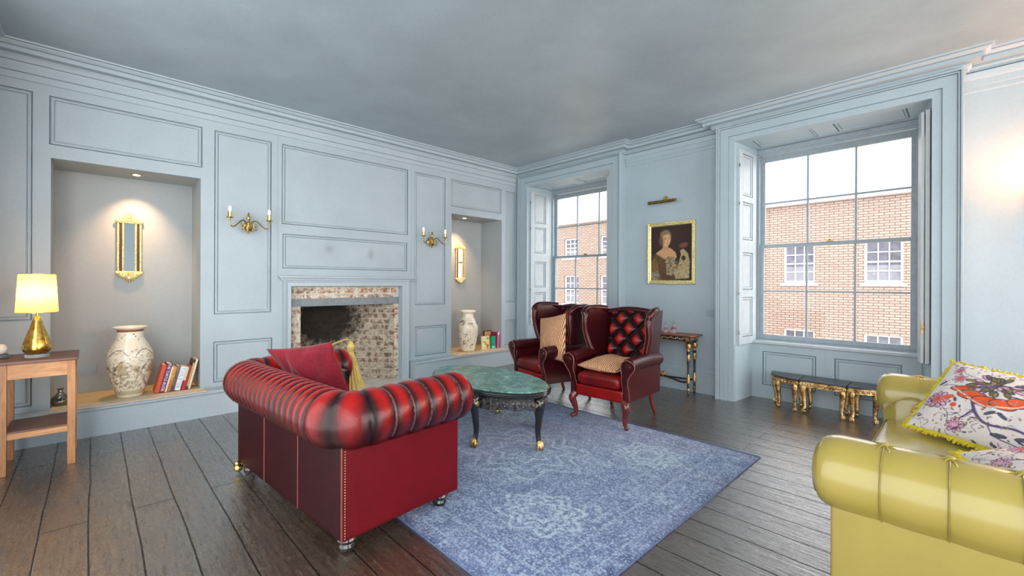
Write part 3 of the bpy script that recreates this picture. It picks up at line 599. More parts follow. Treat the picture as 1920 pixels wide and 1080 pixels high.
def tuft(mapf, w, h, nx, ny, depth, nu=60, nv=60, phase=(.5, 0.)):
    """deep buttoned panel: mapf(u, v, out); returns mesh builder and button centres"""
    m = MB(); bt = []
    def f(u, v):
        a = u*nx+phase[0]; b = v*ny+phase[1]; p, q = (a+b)/1., (a-b)/1.
        s1 = abs(math.sin(PI*p/1/2*1)); s2 = abs(math.sin(PI*q/2))
        hgt = (min(s1, s2)*max(s1, s2)**.4)**.55
        ed = min(1, min(u, 1-u, v, 1-v)*14)
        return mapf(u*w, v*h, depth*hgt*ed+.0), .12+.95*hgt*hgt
    m.grid(f, nu, nv, 0, ('puff',))
    for i in range(-1, int(2*nx)+3):
        for j in range(-1, int(2*ny)+3):
            a, b = i, j
            if (i+j) % 2: continue
            u, v = (a-phase[0])/nx, (b-phase[1])/ny
            if .03 < u < .97 and .03 < v < .97: bt.append((u*w, v*h))
    return m, bt
def buttons(bt, mapf, mat, parent, r=.009, out=.004):
    m = MB(); m.ball((0, 0, 0), r, 8); o = m.build('button', mat, parent); me = o.data; bpy.data.objects.remove(o)
    for a, b in bt: o = bpy.data.objects.new('button', me); C.objects.link(o); o.parent = parent; o.location = mapf(a, b, out)

def roll(m, path, R, phase, depth=.07, n=24, ns=8, flat=1., cap=True, hi=1.0, lo=0.12, cexp=None):
    """upholstered roll along path (list of points); phase(s)->pleat phase by arc length"""
    pts = [Vector(p) for p in path]; d = [0]
    for a, b in zip(pts, pts[1:]): d.append(d[-1]+(b-a).length)
    Lt = d[-1]; N = int(Lt/.0065); P = []
    for i in range(N+1):
        s = Lt*i/N; k = max(0, min(len(d)-2, int(np.searchsorted(d, s))-1)); t = (s-d[k])/(d[k+1]-d[k]+1e-9); P.append((pts[k].lerp(pts[k+1], t), s))
    vs = []; at = []; up = Vector((0, 0, 1))
    for i, (p, s) in enumerate(P):
        a = P[max(0, i-2)][0]; b = P[min(N, i+2)][0]; T = (b-a); T.z = 0; T.normalize(); W = T.cross(up)
        e = min(s, Lt-s); rr = R
        if cap and e < R*.55: rr = R*(.74+.26*math.sqrt(max(0, 1-(1-e/(R*.55))**2)))
        ph = phase(s); pw = abs(math.sin(PI*ph)) if ph is not None else 1.
        crease = 1-depth*(1-pw**.45)
        for j in range(n):
            an = 2*PI*j/n; c = crease
            vs.append(p+(up*math.cos(an)*flat+W*math.sin(an))*rr*c)
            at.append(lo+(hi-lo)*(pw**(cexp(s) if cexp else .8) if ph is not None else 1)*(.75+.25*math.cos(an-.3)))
    fs = [(i*n+j, i*n+(j+1) % n, (i+1)*n+(j+1) % n, (i+1)*n+j) for i in range(N) for j in range(n)]
    if cap:   # domed ends
        for idx, sg in ((0, -1), (N, 1)):
            p = P[idx][0]; T = (P[min(N, idx+2)][0]-P[max(0, idx-2)][0]); T.z = 0; T.normalize(); W = T.cross(up); base = len(vs)
            for k in range(1, 5):
                a = k/4*PI/2; rr = R*.74*math.cos(a)**.8+.0005
                for j in range(n):
                    an = 2*PI*j/n; vs.append(p+T*sg*R*.13*math.sin(a)+(up*math.cos(an)*flat+W*math.sin(an))*rr); at.append(hi*.8)
            prev = idx*n
            for k in range(4):
                cur = base+k*n; fs += [(prev+j, prev+(j+1) % n, cur+(j+1) % n, cur+j) for j in range(n)]; prev = cur
    m.add(vs, fs, 0, puff=at); return Lt
def arc(cx, cy, r, a0, a1, z, n=8): return [(cx+r*math.cos(lerp(a0, a1, i/n)), cy+r*math.sin(lerp(a0, a1, i/n)), z) for i in range(n+1)]

# ---- red chesterfield: origin at near back corner, sofa runs towards -x, seat faces +y
LS, DS = 1.435, .735
sofa = thing('chesterfield_sofa', (-2.022, .842, .005), math.radians(5.0), 'red leather chesterfield sofa with pleated rolled back, at the edge of the blue rug', 'sofa')
R = .140; zc = .630; c = .020
path = [(-c, DS+.035, zc), (-c, .40, zc), (-c, c+.12, zc)] + arc(-c-.12, c+.12, .12, 0, -PI/2, zc) + [(-LS/2, c, zc), (-LS+c+.12, c, zc)] + arc(-LS+c+.12, c+.12, .12, -PI/2, -PI, zc) + [(-LS+c, .40, zc), (-LS+c, DS+.035, zc)]
La = DS+.035-c-.12; Lc = .12*PI/2; Lb = LS-2*c-.24
def ph(s):
    if s < La: return (s-.06)/.108+.5
    s0 = (La-.06)/.108+.5
    if s < La+Lc: return s0+(s-La)/Lc*2.0
    s1 = s0+2
    if s < La+Lc+Lb: return s1+(s-La-Lc)/.0715
    s2 = s1+Lb/.0715
    if s < La+2*Lc+Lb: return s2+(s-La-Lc-Lb)/Lc*2
    return s2+2+(s-La-2*Lc-Lb)/.108
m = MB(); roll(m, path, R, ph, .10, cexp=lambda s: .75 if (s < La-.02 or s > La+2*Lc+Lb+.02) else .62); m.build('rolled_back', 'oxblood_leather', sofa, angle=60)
for k in range(7):       # stitched welts in the pleats of both arms and the near corner
    sy = .06+(k+.5)*.108; 
    if sy > La+.02: break
    for x in (-c, -LS+c):
        o = 1 if x > -.5 else -1; m = MB()
        for dd in (-.004, .004): m.tube([(x+o*math.sin(a)*R*.925, DS+.035-sy+dd, zc+math.cos(a)*R*.925) for a in np.linspace(-.9, 2.4, 18)], .0022, 6, attr=('puff', .9))
        m.build('welt', 'piping_leather', sofa)
def sbox(*a, **k): m = MB(); rbox(m, *a, **k); return m
weld(sbox(-LS+.004, -.004, 0, .15, .075, .60, r=.008, pv=.02).build('back_panel', 'panel_leather', sofa))
weld(sbox(-.16, 0, .003, DS-.01, .075, .58, r=.008, pv=.6).build('arm_panel', 'panel_leather', sofa))
weld(sbox(-LS, -LS+.16, .003, DS-.01, .075, .58, r=.008, pv=.5).build('arm_panel', 'panel_leather', sofa))
weld(sbox(-LS+.165, -.165, .16, DS-.03, .08, .31, r=.012, pv=.4).build('seat_base', 'panel_leather', sofa))
for i in (0, 1):
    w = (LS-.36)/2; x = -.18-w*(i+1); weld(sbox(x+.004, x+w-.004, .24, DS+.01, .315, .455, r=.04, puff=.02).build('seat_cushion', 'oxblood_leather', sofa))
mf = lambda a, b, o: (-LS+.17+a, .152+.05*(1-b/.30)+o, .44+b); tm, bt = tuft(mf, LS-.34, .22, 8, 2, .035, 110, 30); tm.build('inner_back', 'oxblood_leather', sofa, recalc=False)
for x0, sg in ((-LS+.16, 1), (-.16, -1)):
    mf = lambda a, b, o: (x0+sg*(.004+o), .20+a, .33+b); tm, bt = tuft(mf, DS-.21, .30, 4, 2, .03, 50, 40); tm.build('inner_arm', 'oxblood_leather', sofa, recalc=False)
for x, a, b in ((-.001, -.004, 0), ):
    m = MB(); [m.ball((.001, .016, .09+i*.0128), .0042, 6) for i in range(36)]; m.build('nailhead_trim', 'antique_brass', sofa)
m = MB(); m.tube([(0, .001, .078), (0, 0, .2), (0, 0, .53)], .0045, 8, attr=('puff', .2)); m.build('piping', 'piping_leather', sofa)
for x in (-.475, -.95): m = MB(); m.tube([(x, -.001, .08), (x, -.001, .54)], .0032, 8, attr=('puff', .2)); m.build('piping', 'piping_leather', sofa)
for (x, y) in ((-.06, .06), (-.06, DS-.10), (-LS+.06, .06), (-LS+.06, DS-.10)):
    m = MB(); m.lathe([(.026, 0), (.036, .006), (.040, .022), (.034, .036), (.044, .044), (.048, .056), (.042, .068), (.036, .076)], 20, x, y, .0); f = m.build('bun_foot', 'black_lacquer', sofa)
    m = MB(); m.lathe([(.035, .034), (.0385, .037), (.0385, .041), (.036, .043)], 20, x, y, .0); m.build('foot_ring', 'silver_glass', f)
m = MB(); m.ball((-LS+.02, .0, .035), .028, 12); m.ball((-LS+.035, -.01, .07), .018, 10); m.build('castor', 'brass', sofa)

# ---- cushions
def cushion(m, P00, P10, P11, P01, t, nu=44, nv=44, paintf=None, wr=.006, pinch=.07, attr='Col', sag=0., seed=0., pw=.5):
    """corner points (world/local): puffed pillow between them"""
    A, B, Cc, D = (Vector(p) for p in (P00, P10, P11, P01)); nrm = ((B-A).cross(D-A)).normalized()
    def f(side):
        def g(u, v):
            uu, vv = 2*u-1, 2*v-1
            au = uu*(1-pinch*(1-vv*vv)); av = vv*(1-pinch*(1-uu*uu))
            p = A*(1-au)*(1-av)/4+B*(1+au)*(1-av)/4+Cc*(1+au)*(1+av)/4+D*(1-au)*(1+av)/4
            e = max(0, (1-uu**2)*(1-vv**2)); th = t*.5*e**pw
            w = noise.noise(Vector((u*3+seed, v*3, side*5)))*wr*2*e**.4 + noise.noise(Vector((u*9+seed, v*6, side*5+9)))*wr*e**.4
            p = p+nrm*side*(th+w); 
            if paintf is None: return p, .5
            return p, paintf(u, v)
        return g
    for sd in (1, -1): m.grid(f(sd), nu, nv, 0, ('puff',) if paintf is None else (attr,))
    return m
m = MB(); cushion(m, (-3.19, 1.10, .455), (-2.83, 1.24, .53), (-2.81, 1.10, .925), (-3.39, .875, .835), .15, wr=.014, seed=3, pinch=.07)
tag(weld(m.build('velvet_cushion', 'red_velvet', recalc=False)), 'crimson velvet cushion propped in the corner of the red sofa', 'cushion')

# ---- gold tassel hanging over the far arm of the red sofa
def tassel_profile(z): return interp(z, [0, .03, .06, .12, .22, .29, .30, .315, .34, .36, .375, .39], [.095, .088, .07, .055, .040, .022, .016, .026, .032, .024, .01, .001])
t = thing('gold_tassel', (-3.625, 1.585, .415), .3, 'large gold rope tassel hanging at the far arm of the red sofa', 'tassel')
m = MB()
def skirt(u, v):
    z = v*.30; a = 2*PI*u; r = tassel_profile(z)*(1+.10*math.sin(a*17+z*9)); return (r*math.cos(a)+.02*(1-v), r*math.sin(a), z)
m.grid(skirt, 102, 16); m.build('skirt', 'gold_thread', t, recalc=False)
m = MB(); m.lathe([(.001, .388), (.012, .385), (.024, .362), (.033, .342), (.028, .318), (.016, .302), (.018, .296)], 18); m.build('knot', 'gold_thread', t)
m = MB(); m.tube(spline([(0, 0, .38), (0, -.04, .41), (.01, -.12, .40), (.01, -.2, .385)], 6), .006, 8); m.build('cord', 'gold_thread', t)

# ---- wing chairs (front faces -y)
def cab_leg(m, x, y, h, r0, dx, dy, foot=.022, n=12):
    p = spline([(x, y, h), (x+dx*.55, y+dy*.55, h*.80), (x+dx*.10, y+dy*.10, h*.45), (x-dx*.05, y-dy*.05, h*.16), (x+dx*.45, y+dy*.45, .028), (x+dx*.75, y+dy*.75, .012)], 6)
    N = len(p); m.tube(p, [interp(i/(N-1), [0, .2, .45, .7, .86, 1], [r0, r0*1.08, r0*.66, r0*.45, foot*.95, foot*.8]) for i in range(N)], n)
def wing_chair(loc, rz, label):
    t = thing('wing_chair', loc, rz, label, 'armchair', 'pair of red leather wing chairs')
    for sx in (-1, 1):
        m = MB(); cab_leg(m, sx*.275, -.315, .245, .036, sx*.045, -.045); m.build('leg', 'red_wood', t)
        m = MB(); m.tube(spline([(sx*.235, .275, .245), (sx*.24, .29, .12), (sx*.255, .335, 0.0)], 5), [interp(i, [0, 10], [.026, .017]) for i in range(11)], 10); m.build('leg', 'red_wood', t)
    weld(sbox(-.265, .265, -.335, .30, .225, .335, r=.02, pv=.8).build('seat_base', 'oxblood_leather', t))
    m = MB(); rbox(m, -.245, .245, -.365, .19, .338, .458, r=.05, puff=.02, pv=.70)
    weld(m.build('seat_cushion', 'oxblood_leather', t))
    # tufted inner back, slightly raked
    mf = lambda a, b, o: (-.25+a, .185+b*.20-o, .42+b+.03*math.sin(PI*a/.50)*b/.6)
    tm, bt = tuft(mf, .50, .60, 5, 6, .045, 80, 96, (.5, 0)); tm.build('inner_back', 'oxblood_leather', t, recalc=False)
    buttons(bt, mf, 'dark_leather', t)
    m = MB(); m.prism([(-.30, .24), (.30, .24), (.285, 1.0), (.20, 1.035), (0, 1.05), (-.20, 1.035), (-.285, 1.0)], 0, 1, lambda x, z, k: (x, .25+(z-.24)*.13+k*.055, z)); m.build('outer_back', 'dark_leather', t, bevel=.015)
    m = MB(); m.tube([(-.27+.54*i/14, .305, 1.0+.028*math.sin(PI*i/14)) for i in range(15)], .032, 12, attr=('puff', .5)); m.build('top_roll', 'oxblood_leather', t)
    for sx in (-1, 1):
        # wing: curved blade from the arm to the crest
        fy = lambda z: interp(z, [.50, .60, .70, .80, .90, .97, 1.03], [.10, .02, -.005, -.02, -.035, -.03, .0])
        def wg(u, v):
            z = .50+v*.53; y0 = fy(z); y1 = .30+.1*v; y = lerp(y0, y1, u); x = .262+.075*(1-u)**1.3*smooth(v*1.6)+.012*math.sin(PI*u); return (sx*x, y, z-.015*(u*0)), .35
        m = MB(); m.grid(wg, 12, 24, 0, ('puff',))
        def wg2(u, v): (x, y, z), p = wg(u, v); return (x+sx*.045, y, z), .3
        m.grid(wg2, 12, 24, 0, ('puff',)); weld(m.build('wing', 'dark_leather', t, recalc=False))
        # rolled front edge of the wing, its piping and scroll
        zz = [.50+i*.53/16 for i in range(17)]
        e = [(sx*(.285+.075*smooth((z-.5)*3)), fy(z)+.004, z) for z in zz]; e = e[:-2]; q0 = e[-1]; e += [(q0[0]+sx*.018, q0[1]+.0, q0[2]+.036), (sx*.385, .03, 1.035), (sx*.375, .10, 1.04), (sx*.34, .19, 1.04), (sx*.29, .27, 1.03)]
        m = MB(); m.tube(spline(e, 3), .033, 12, attr=('puff', .5)); m.build('wing_roll', 'oxblood_leather', t)
        for off in (-.018, .018): m = MB(); m.tube([(x+off, y-.030, z) for x, y, z in e[:-4]], .0035, 6, attr=('puff', .9)); m.build('piping', 'piping_leather', t)
        # arm: side panel, roll, scrolled front facing
        m = MB(); m.prism([(-.345, .235), (.31, .235), (.33, .60), (-.34, .60), (-.345, .40)], .272, .322, lambda y, z, k: (sx*k, y, z)); m.build('arm_panel', 'dark_leather', t, bevel=.01)
        m = MB(); A = [(sx*.325, -.345+.60*i/24, .568+.012*math.sin(PI*i/24)) for i in range(25)]; m.tube(A, [.068-.010*smooth(i/24) for i in range(25)], 18, attr=('puff', .5)); m.build('arm_roll', 'oxblood_leather', t)
        def facing(y): 
            P = spline([(sx*.325, .628), (sx*.39, .60), (sx*.398, .55), (sx*.355, .49), (sx*.322, .42), (sx*.318, .24), (sx*.262, .24), (sx*.262, .42), (sx*.27, .49), (sx*.262, .55), (sx*.275, .60), (sx*.325, .628)], 5)
            return [(p[0], p[1]) for p in P[:-1]]
        m = MB(); m.prism(facing(0), -.372, -.345, lambda x, z, k: (x, k+(.05*smooth((.5-z)*5)), z)); m.build('arm_facing', 'oxblood_leather', t, bevel=.008)
        m = MB(); pp = facing(0); m.tube([(x*1.0, -.374+.05*smooth((.5-z)*5), z) for x, z in pp], .004, 6, closed=True, attr=('puff', .9)); m.build('piping', 'piping_leather', t)
        m = MB(); m.lathe([(.0001, -.012), (.028, -.010), (.038, 0)], 16, sx*.33, -.374, .562, axis='y'); m.build('scroll', 'oxblood_leather', t)
    return t
chA = wing_chair((-2.385, 3.715, .005), math.radians(3.5), 'red leather wing chair with a cushion lying flat on its seat, beside the console table')
chB = wing_chair((-3.270, 3.80, .005), math.radians(-13), 'red leather wing chair with an upright cushion, nearer the corner of the room')
chA.scale = chB.scale = (.95, 1, 1)
# woven cushions
m = MB(); M = chA.matrix_basis.copy() if False else Matrix.Translation((-2.385, 3.715, 0)) @ Matrix.Rotation(math.radians(3.5), 4, 'Z')
m = MB(); cushion(m, (-.245, -.33, .515), (.19, -.36, .505), (.25, .06, .555), (-.17, .13, .56), .13, wr=.008, pinch=.05)
m.xf(M); tag(weld(m.build('woven_cushion', 'straw_weave', recalc=False)), 'straw coloured ribbed cushion lying flat on the seat of a wing chair', 'cushion', 'woven cushions on the wing chairs')
m = MB(); cushion(m, (-3.27, 3.575, .475), (-2.86, 3.50, .485), (-2.975, 3.66, .985), (-3.44, 3.76, .895), .14, wr=.006, pinch=.05, seed=8)
tag(weld(m.build('woven_cushion', 'straw_weave', recalc=False)), 'straw coloured ribbed cushion propped upright in a wing chair', 'cushion', 'woven cushions on the wing chairs')

# ---- green chesterfield: seat faces -x
XG, YG0, YG1 = -.355, 1.995, 3.86
gs = thing('chesterfield_sofa', (XG, YG0, 0), 0, 'olive green leather chesterfield sofa in the right foreground with floral cushions', 'sofa')
GL = YG1-YG0; R = .137; zc = .583
for yc, nm in ((.075, 0), (GL-.075, 1)):
    xs = [.148, .316, .474, .64, .80]
    def php(s, xs=xs):
        x = s-.075
        return interp(x, [-.2, .148, .316, .474, .64, .80, 1.], [-.5, 1, 2, 3, 4, 5, 6]) if x > .06 else .5
    m = MB(); roll(m, [(-.045, yc, zc), (.4, yc, zc), (.86, yc, zc)], R, lambda s: interp(s-.045, [-.5, .06, .148, .316, .474, .64, .80, 1.0], [.5, .5, 1, 2, 3, 4, 5, 6.2]), .035, 28, hi=.8, lo=.55)
    m.build('arm_roll', 'green_leather', gs, angle=60)
    for x in xs:
        m = MB(); m.tube([(x, yc+math.sin(a)*(R*.985), zc+math.cos(a)*(R*.985)) for a in np.linspace(.15 if nm else -.15, (2.6 if nm else -2.6), 16)], .003, 6, attr=('puff', .2)); m.build('welt', 'green_leather', gs)
        m = MB(); m.ball((x, yc+.0*(1 if nm else 1), zc+R*1.0), .014, 10, (1, 1, .6)); m.build('button', 'green_leather', gs)
        m = MB()
        for q in (.5, 1.1, 2.0, 2.6, 3.7, 4.3, 5.1, 5.8):
            cq, sq = math.cos(q), math.sin(q); m.tube([(x+cq*k*.055, yc+math.sin(sq*k*.055/R)*R, zc+math.cos(sq*k*.055/R)*(R*(.992-.03*k))) for k in np.linspace(.15, 1, 6)], [.006, .0055, .0045, .0035, .0025, .001], 6, attr=('puff', .35))
        m.build('button_pleats', 'green_leather', gs)
weld(sbox(0, .90, 0, .145, .06, .50, r=.012, pv=.45).build('arm_panel', 'green_leather', gs))
weld(sbox(0, .90, GL-.145, GL, .06, .50, r=.012, pv=.45).build('arm_panel', 'green_leather', gs))
weld(sbox(.02, .88, .15, GL-.15, .07, .325, r=.02, pv=.4).build('seat_base', 'green_leather', gs))
for i in (0, 1):
    w = (GL-.34)/2; y = .17+i*w; m = MB(); rbox(m, -.005, .66, y+.003, y+w-.003, .328, .452, r=.03, puff=.015); o = weld(m.build('seat_cushion', 'green_leather', gs))
    m = MB(); m.tube([(.02, y+.02, .448), (-.003, y+.03, .44), (-.003, y+w-.03, .44), (.02, y+w-.02, .448)], .004, 6, attr=('puff', .1)); m.build('piping', 'green_leather', gs)
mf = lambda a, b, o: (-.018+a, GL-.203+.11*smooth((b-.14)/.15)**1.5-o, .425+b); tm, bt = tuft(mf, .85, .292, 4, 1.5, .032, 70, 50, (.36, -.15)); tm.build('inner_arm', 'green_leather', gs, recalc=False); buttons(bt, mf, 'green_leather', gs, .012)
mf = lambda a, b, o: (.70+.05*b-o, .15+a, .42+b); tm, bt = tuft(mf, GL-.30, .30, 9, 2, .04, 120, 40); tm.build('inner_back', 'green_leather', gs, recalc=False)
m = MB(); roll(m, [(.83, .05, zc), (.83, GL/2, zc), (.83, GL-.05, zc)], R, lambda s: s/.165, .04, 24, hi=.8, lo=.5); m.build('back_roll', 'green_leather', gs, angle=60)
weld(sbox(.74, .90, .147, GL-.147, .06, .55, r=.012, pv=.45).build('back_panel', 'green_leather', gs))
for x, y in ((.06, .07), (.06, GL-.07), (.84, .07), (.84, GL-.07)): m = MB(); m.lathe([(.03, 0), (.042, .02), (.045, .05), (.036, .062)], 16, x, y); m.build('bun_foot', 'black_satin', gs)

# ---- printed linen: drawing computed as a picture, stored as colour on a dense mesh
class Canvas:
    def __init__(s, w, h, bg): s.a = np.zeros((h, w, 3)); s.a[:] = bg; s.w, s.h = w, h; s.Y, s.X = np.mgrid[0:h, 0:w]; s.X = (s.X+.5)/w; s.Y = (s.Y+.5)/h
    def win(s, x0, x1, y0, y1): return slice(max(0, int(y0*s.h)-1), max(0, int(y1*s.h)+2)), slice(max(0, int(x0*s.w)-1), max(0, int(x1*s.w)+2))
    def ell(s, cx, cy, rx, ry, col, rot=0, al=1., soft=.15, asp=1.):
        q = max(rx, ry); W = s.win(cx-q, cx+q, cy-q, cy+q); dx = (s.X[W]-cx); dy = (s.Y[W]-cy); c, n = math.cos(rot), math.sin(rot); u = (dx*c+dy*n)/rx; v = (-dx*n+dy*c)/ry
        k = np.clip((1-np.sqrt(u*u+v*v))/soft, 0, 1)*al; s.a[W] += (np.array(col)-s.a[W])*k[..., None]
    def poly(s, pts, col, al=1.):
        ins = np.zeros(s.X.shape, bool); n = len(pts)
        for i in range(n):
            x0, y0 = pts[i]; x1, y1 = pts[(i+1) % n]
            if y0 == y1: continue
            ins ^= ((s.Y > min(y0, y1)) & (s.Y <= max(y0, y1)) & (s.X < (s.Y-y0)/(y1-y0)*(x1-x0)+x0))
        s.a[ins] += (np.array(col)-s.a[ins])*al
    def stroke(s, pts, w, col, al=1., w1=None):
        P = spline(pts, 10); w1 = w if w1 is None else w1; n = len(P)
        for i in range(n-1):
            a, b = P[i], P[i+1]; d = b-a; L2 = max(1e-12, d@d); ww = lerp(w, w1, i/n); W = s.win(min(a[0], b[0])-ww, max(a[0], b[0])+ww, min(a[1], b[1])-ww, max(a[1], b[1])+ww); X, Y = s.X[W], s.Y[W]
            t = np.clip(((X-a[0])*d[0]+(Y-a[1])*d[1])/L2, 0, 1)
            ds = np.hypot(X-a[0]-t*d[0], Y-a[1]-t*d[1]); k = np.clip((ww-ds)/(ww*.35), 0, 1)*al; s.a[W] += (np.array(col)-s.a[W])*k[..., None]
    def flower(s, cx, cy, r, n, col, edge, mid, inner=.35, rot=0):
        for ring, (rr, c2) in enumerate(((r, col), (r*.62, tuple(lerp(a, b, .4) for a, b in zip(col, mid))))):
            for i in range(n):
                a = rot+2*PI*i/n+ring*.3; x, y = cx+rr*.62*math.cos(a), cy+rr*.62*math.sin(a)
                s.ell(x, y, rr*.42, rr*.24, edge, a, soft=.2); s.ell(x, y, rr*.35, rr*.17, c2, a, soft=.3)
        s.ell(cx, cy, r*inner, r*inner, mid, soft=.4)
    def leaf(s, x, y, L, rot, col, edge): s.ell(x, y, L, L*.42, edge, rot, soft=.12); s.ell(x, y, L*.84, L*.30, col, rot, soft=.3); s.stroke([(x-L*.8*math.cos(rot), y-L*.8*math.sin(rot)), (x+L*.8*math.cos(rot), y+L*.8*math.sin(rot))], L*.05, edge)
    def at(s, u, v): return tuple(s.a[min(s.h-1, max(0, int(v*s.h))), min(s.w-1, max(0, int(u*s.w)))])
    def grain(s, amt, sc=1):
        h, w = s.a.shape[:2]; n = rng.rand(h//sc+1, w//sc+1).repeat(sc, 0).repeat(sc, 1)[:h, :w]; s.a *= (1-amt/2+amt*n)[..., None]
INK, PLUM, CORAL, PINK, OLIVE, SLATE, CREAM = srgb(70, 58, 72), srgb(96, 78, 118), srgb(226, 92, 48), srgb(222, 168, 196), srgb(120, 112, 62), srgb(92, 102, 124), srgb(226, 218, 214)
def floral(seed):
    c = Canvas(300, 300, CREAM); r = random.Random(seed)
    c.stroke([(1.0, .20), (.80, .24), (.62, .20), (.50, .30), (.40, .50)], .016, PLUM); c.stroke([(.48, .34), (.44, .22), (.36, .10)], .013, PLUM, w1=.006)
    c.stroke([(.10, .58), (.22, .60), (.34, .55), (.46, .56)], .006, INK); c.stroke([(.64, .60), (.80, .60), (1, .52)], .007, INK); c.stroke([(.2, .82), (.3, .78), (.46, .80)], .004, INK); c.stroke([(.78, .72), (.84, .62), (.92, .52)], .006, INK)
    c.stroke([(.08, .38), (.2, .30), (.3, .22), (.34, .1)], .004, INK); c.stroke([(.62, .2), (.7, .1), (.86, .08)], .006, PLUM)
    for x, y, R_, n in ((.16, .36, .12, 11), (.20, .72, .075, 7), (.14, .84, .06, 6), (.40, .10, .08, 9), (.9, .86, .07, 8)): c.flower(x, y, R_, n, PINK, INK, CORAL if x < .3 else PINK)
    for x, y, L, a in ((.28, .56, .07, .3), (.33, .66, .05, .9), (.60, .33, .05, .8), (.68, .34, .05, -.6), (.72, .12, .06, .2), (.08, .62, .05, 1.1), (.5, .72, .04, 0), (.86, .36, .05, 1.2), (.3, .40, .035, 2.), (.86, .16, .05, .5)): c.leaf(x, y, L, a, SLATE, INK)
    # large open bloom: coral skirt below, dark olive petals above
    for x, y, a, b in ((.30, .56, .10, .045), (.40, .50, .11, .06), (.52, .46, .10, .065), (.64, .47, .09, .06), (.72, .54, .07, .06)): c.ell(x, y, a*1.12, b*1.2, INK, .1, soft=.1); c.ell(x, y, a, b, CORAL, .1, soft=.12)
    c.stroke([(.22, .56), (.32, .50), (.42, .44), (.52, .40), (.62, .42), (.72, .48), (.78, .55)], .010, srgb(240, 190, 160))
    for i in range(54):
        a = r.uniform(0, 2*PI); q = r.uniform(.01, .15); x, y = .50+q*1.35*math.cos(a), .72+q*math.sin(a); c.ell(x, y, .050, .027, INK, a, soft=.15); c.ell(x, y, .039, .017, r.choice([OLIVE, OLIVE, srgb(150, 140, 80), PINK, PLUM]), a, soft=.3)
    for i in range(70): x0, y0, a = r.random(), r.random(), r.uniform(0, 2*PI); q = r.uniform(.03, .08); c.stroke([(x0, y0), (x0+q*math.cos(a), y0+q*math.sin(a)), (x0+q*1.5*math.cos(a+.7), y0+q*1.5*math.sin(a+.7))], .0035, r.choice([INK, PLUM, srgb(150, 140, 150)]), .8)
    c.leaf(.38, .62, .045, .4, srgb(110, 90, 100), INK); c.ell(.24, .42, .05, .03, CORAL, .6); c.ell(.31, .33, .03, .03, CORAL); 
    for i in range(110): x, y = r.random(), r.choice([r.uniform(0, .2), r.uniform(.2, .4), r.uniform(.85, 1)]); c.leaf(x, y, r.uniform(.012, .03), r.uniform(0, 3), r.choice([SLATE, PINK, srgb(196, 150, 120), srgb(200, 190, 90)]), INK)
    for i in range(40): x, y = r.random(), r.random(); c.ell(x, y, .008, .008, r.choice([SLATE, CORAL, PINK]), al=.7)
    c.grain(.10); return c
fc = floral(3)
def fringe(m, pts, w, rnd):
    for a, b in zip(pts, pts[1:]+pts[:1]):
        a, b = Vector(a), Vector(b); n = int((b-a).length/.0045)
        for i in range(n):
            p = a.lerp(b, i/n); d = (p-Vector(CEN)).normalized()*rnd.uniform(.75, 1.1)*w; j = Vector((rnd.uniform(-.009, .009), rnd.uniform(-.009, .009), rnd.uniform(-.013, .004)))
            m.tube([p-d*.1, p+d*.5+j*.4, p+d+j], [.0046, .005, .0042], 5)
def fl_cushion(P, t, canvas, label, seed, fl=False):
    global CEN
    root = thing('floral_cushion', P[0], 0, label, 'cushion', 'floral cushions with yellow fringe')
    L = [tuple(Vector(p)-Vector(P[0])) for p in P]; m = MB(); CEN = sum((Vector(p) for p in L), Vector())/4
    pf = (lambda u, v: canvas.at(u, v)) if not fl else (lambda u, v: canvas.at(1-v, u*.999))
    cushion(m, *L, t, 180, 180, pf, wr=.007, pinch=.05, seed=seed); weld(m.build('cover', 'printed_linen', root, recalc=False), .0001)
    # pinched edge outline
    m = MB(); q = []
    for a, b in ((0, 1), (1, 2), (2, 3), (3, 0)):
        A, B = Vector(L[a]), Vector(L[b]); mid = (A+B)/2; inn = (CEN-mid)*.05*2*.5
        for i in range(12): s = i/12; q.append(A.lerp(B, s)+inn*(1-(2*s-1)**2))
    fringe(m, [tuple(p) for p in q], .023, random.Random(seed)); m.build('fringe', 'yellow_fringe', root, recalc=False)['label'] = 'bright yellow fringe'
    return root
fl_cushion([(-.243, 3.37, .500), (.23, 3.07, .485), (.44, 3.38, .80), (-.055, 3.66, .845)], .17, fc, 'large floral printed cushion with yellow fringe leaning on the far arm of the green sofa', 5)
fl_cushion([(.14, 2.30, .51), (.52, 2.42, .53), (.46, 2.95, .67), (-.03, 2.80, .545)], .17, floral(8), 'second floral printed cushion lying in front of the larger one, cut by the photo edge', 6, True)

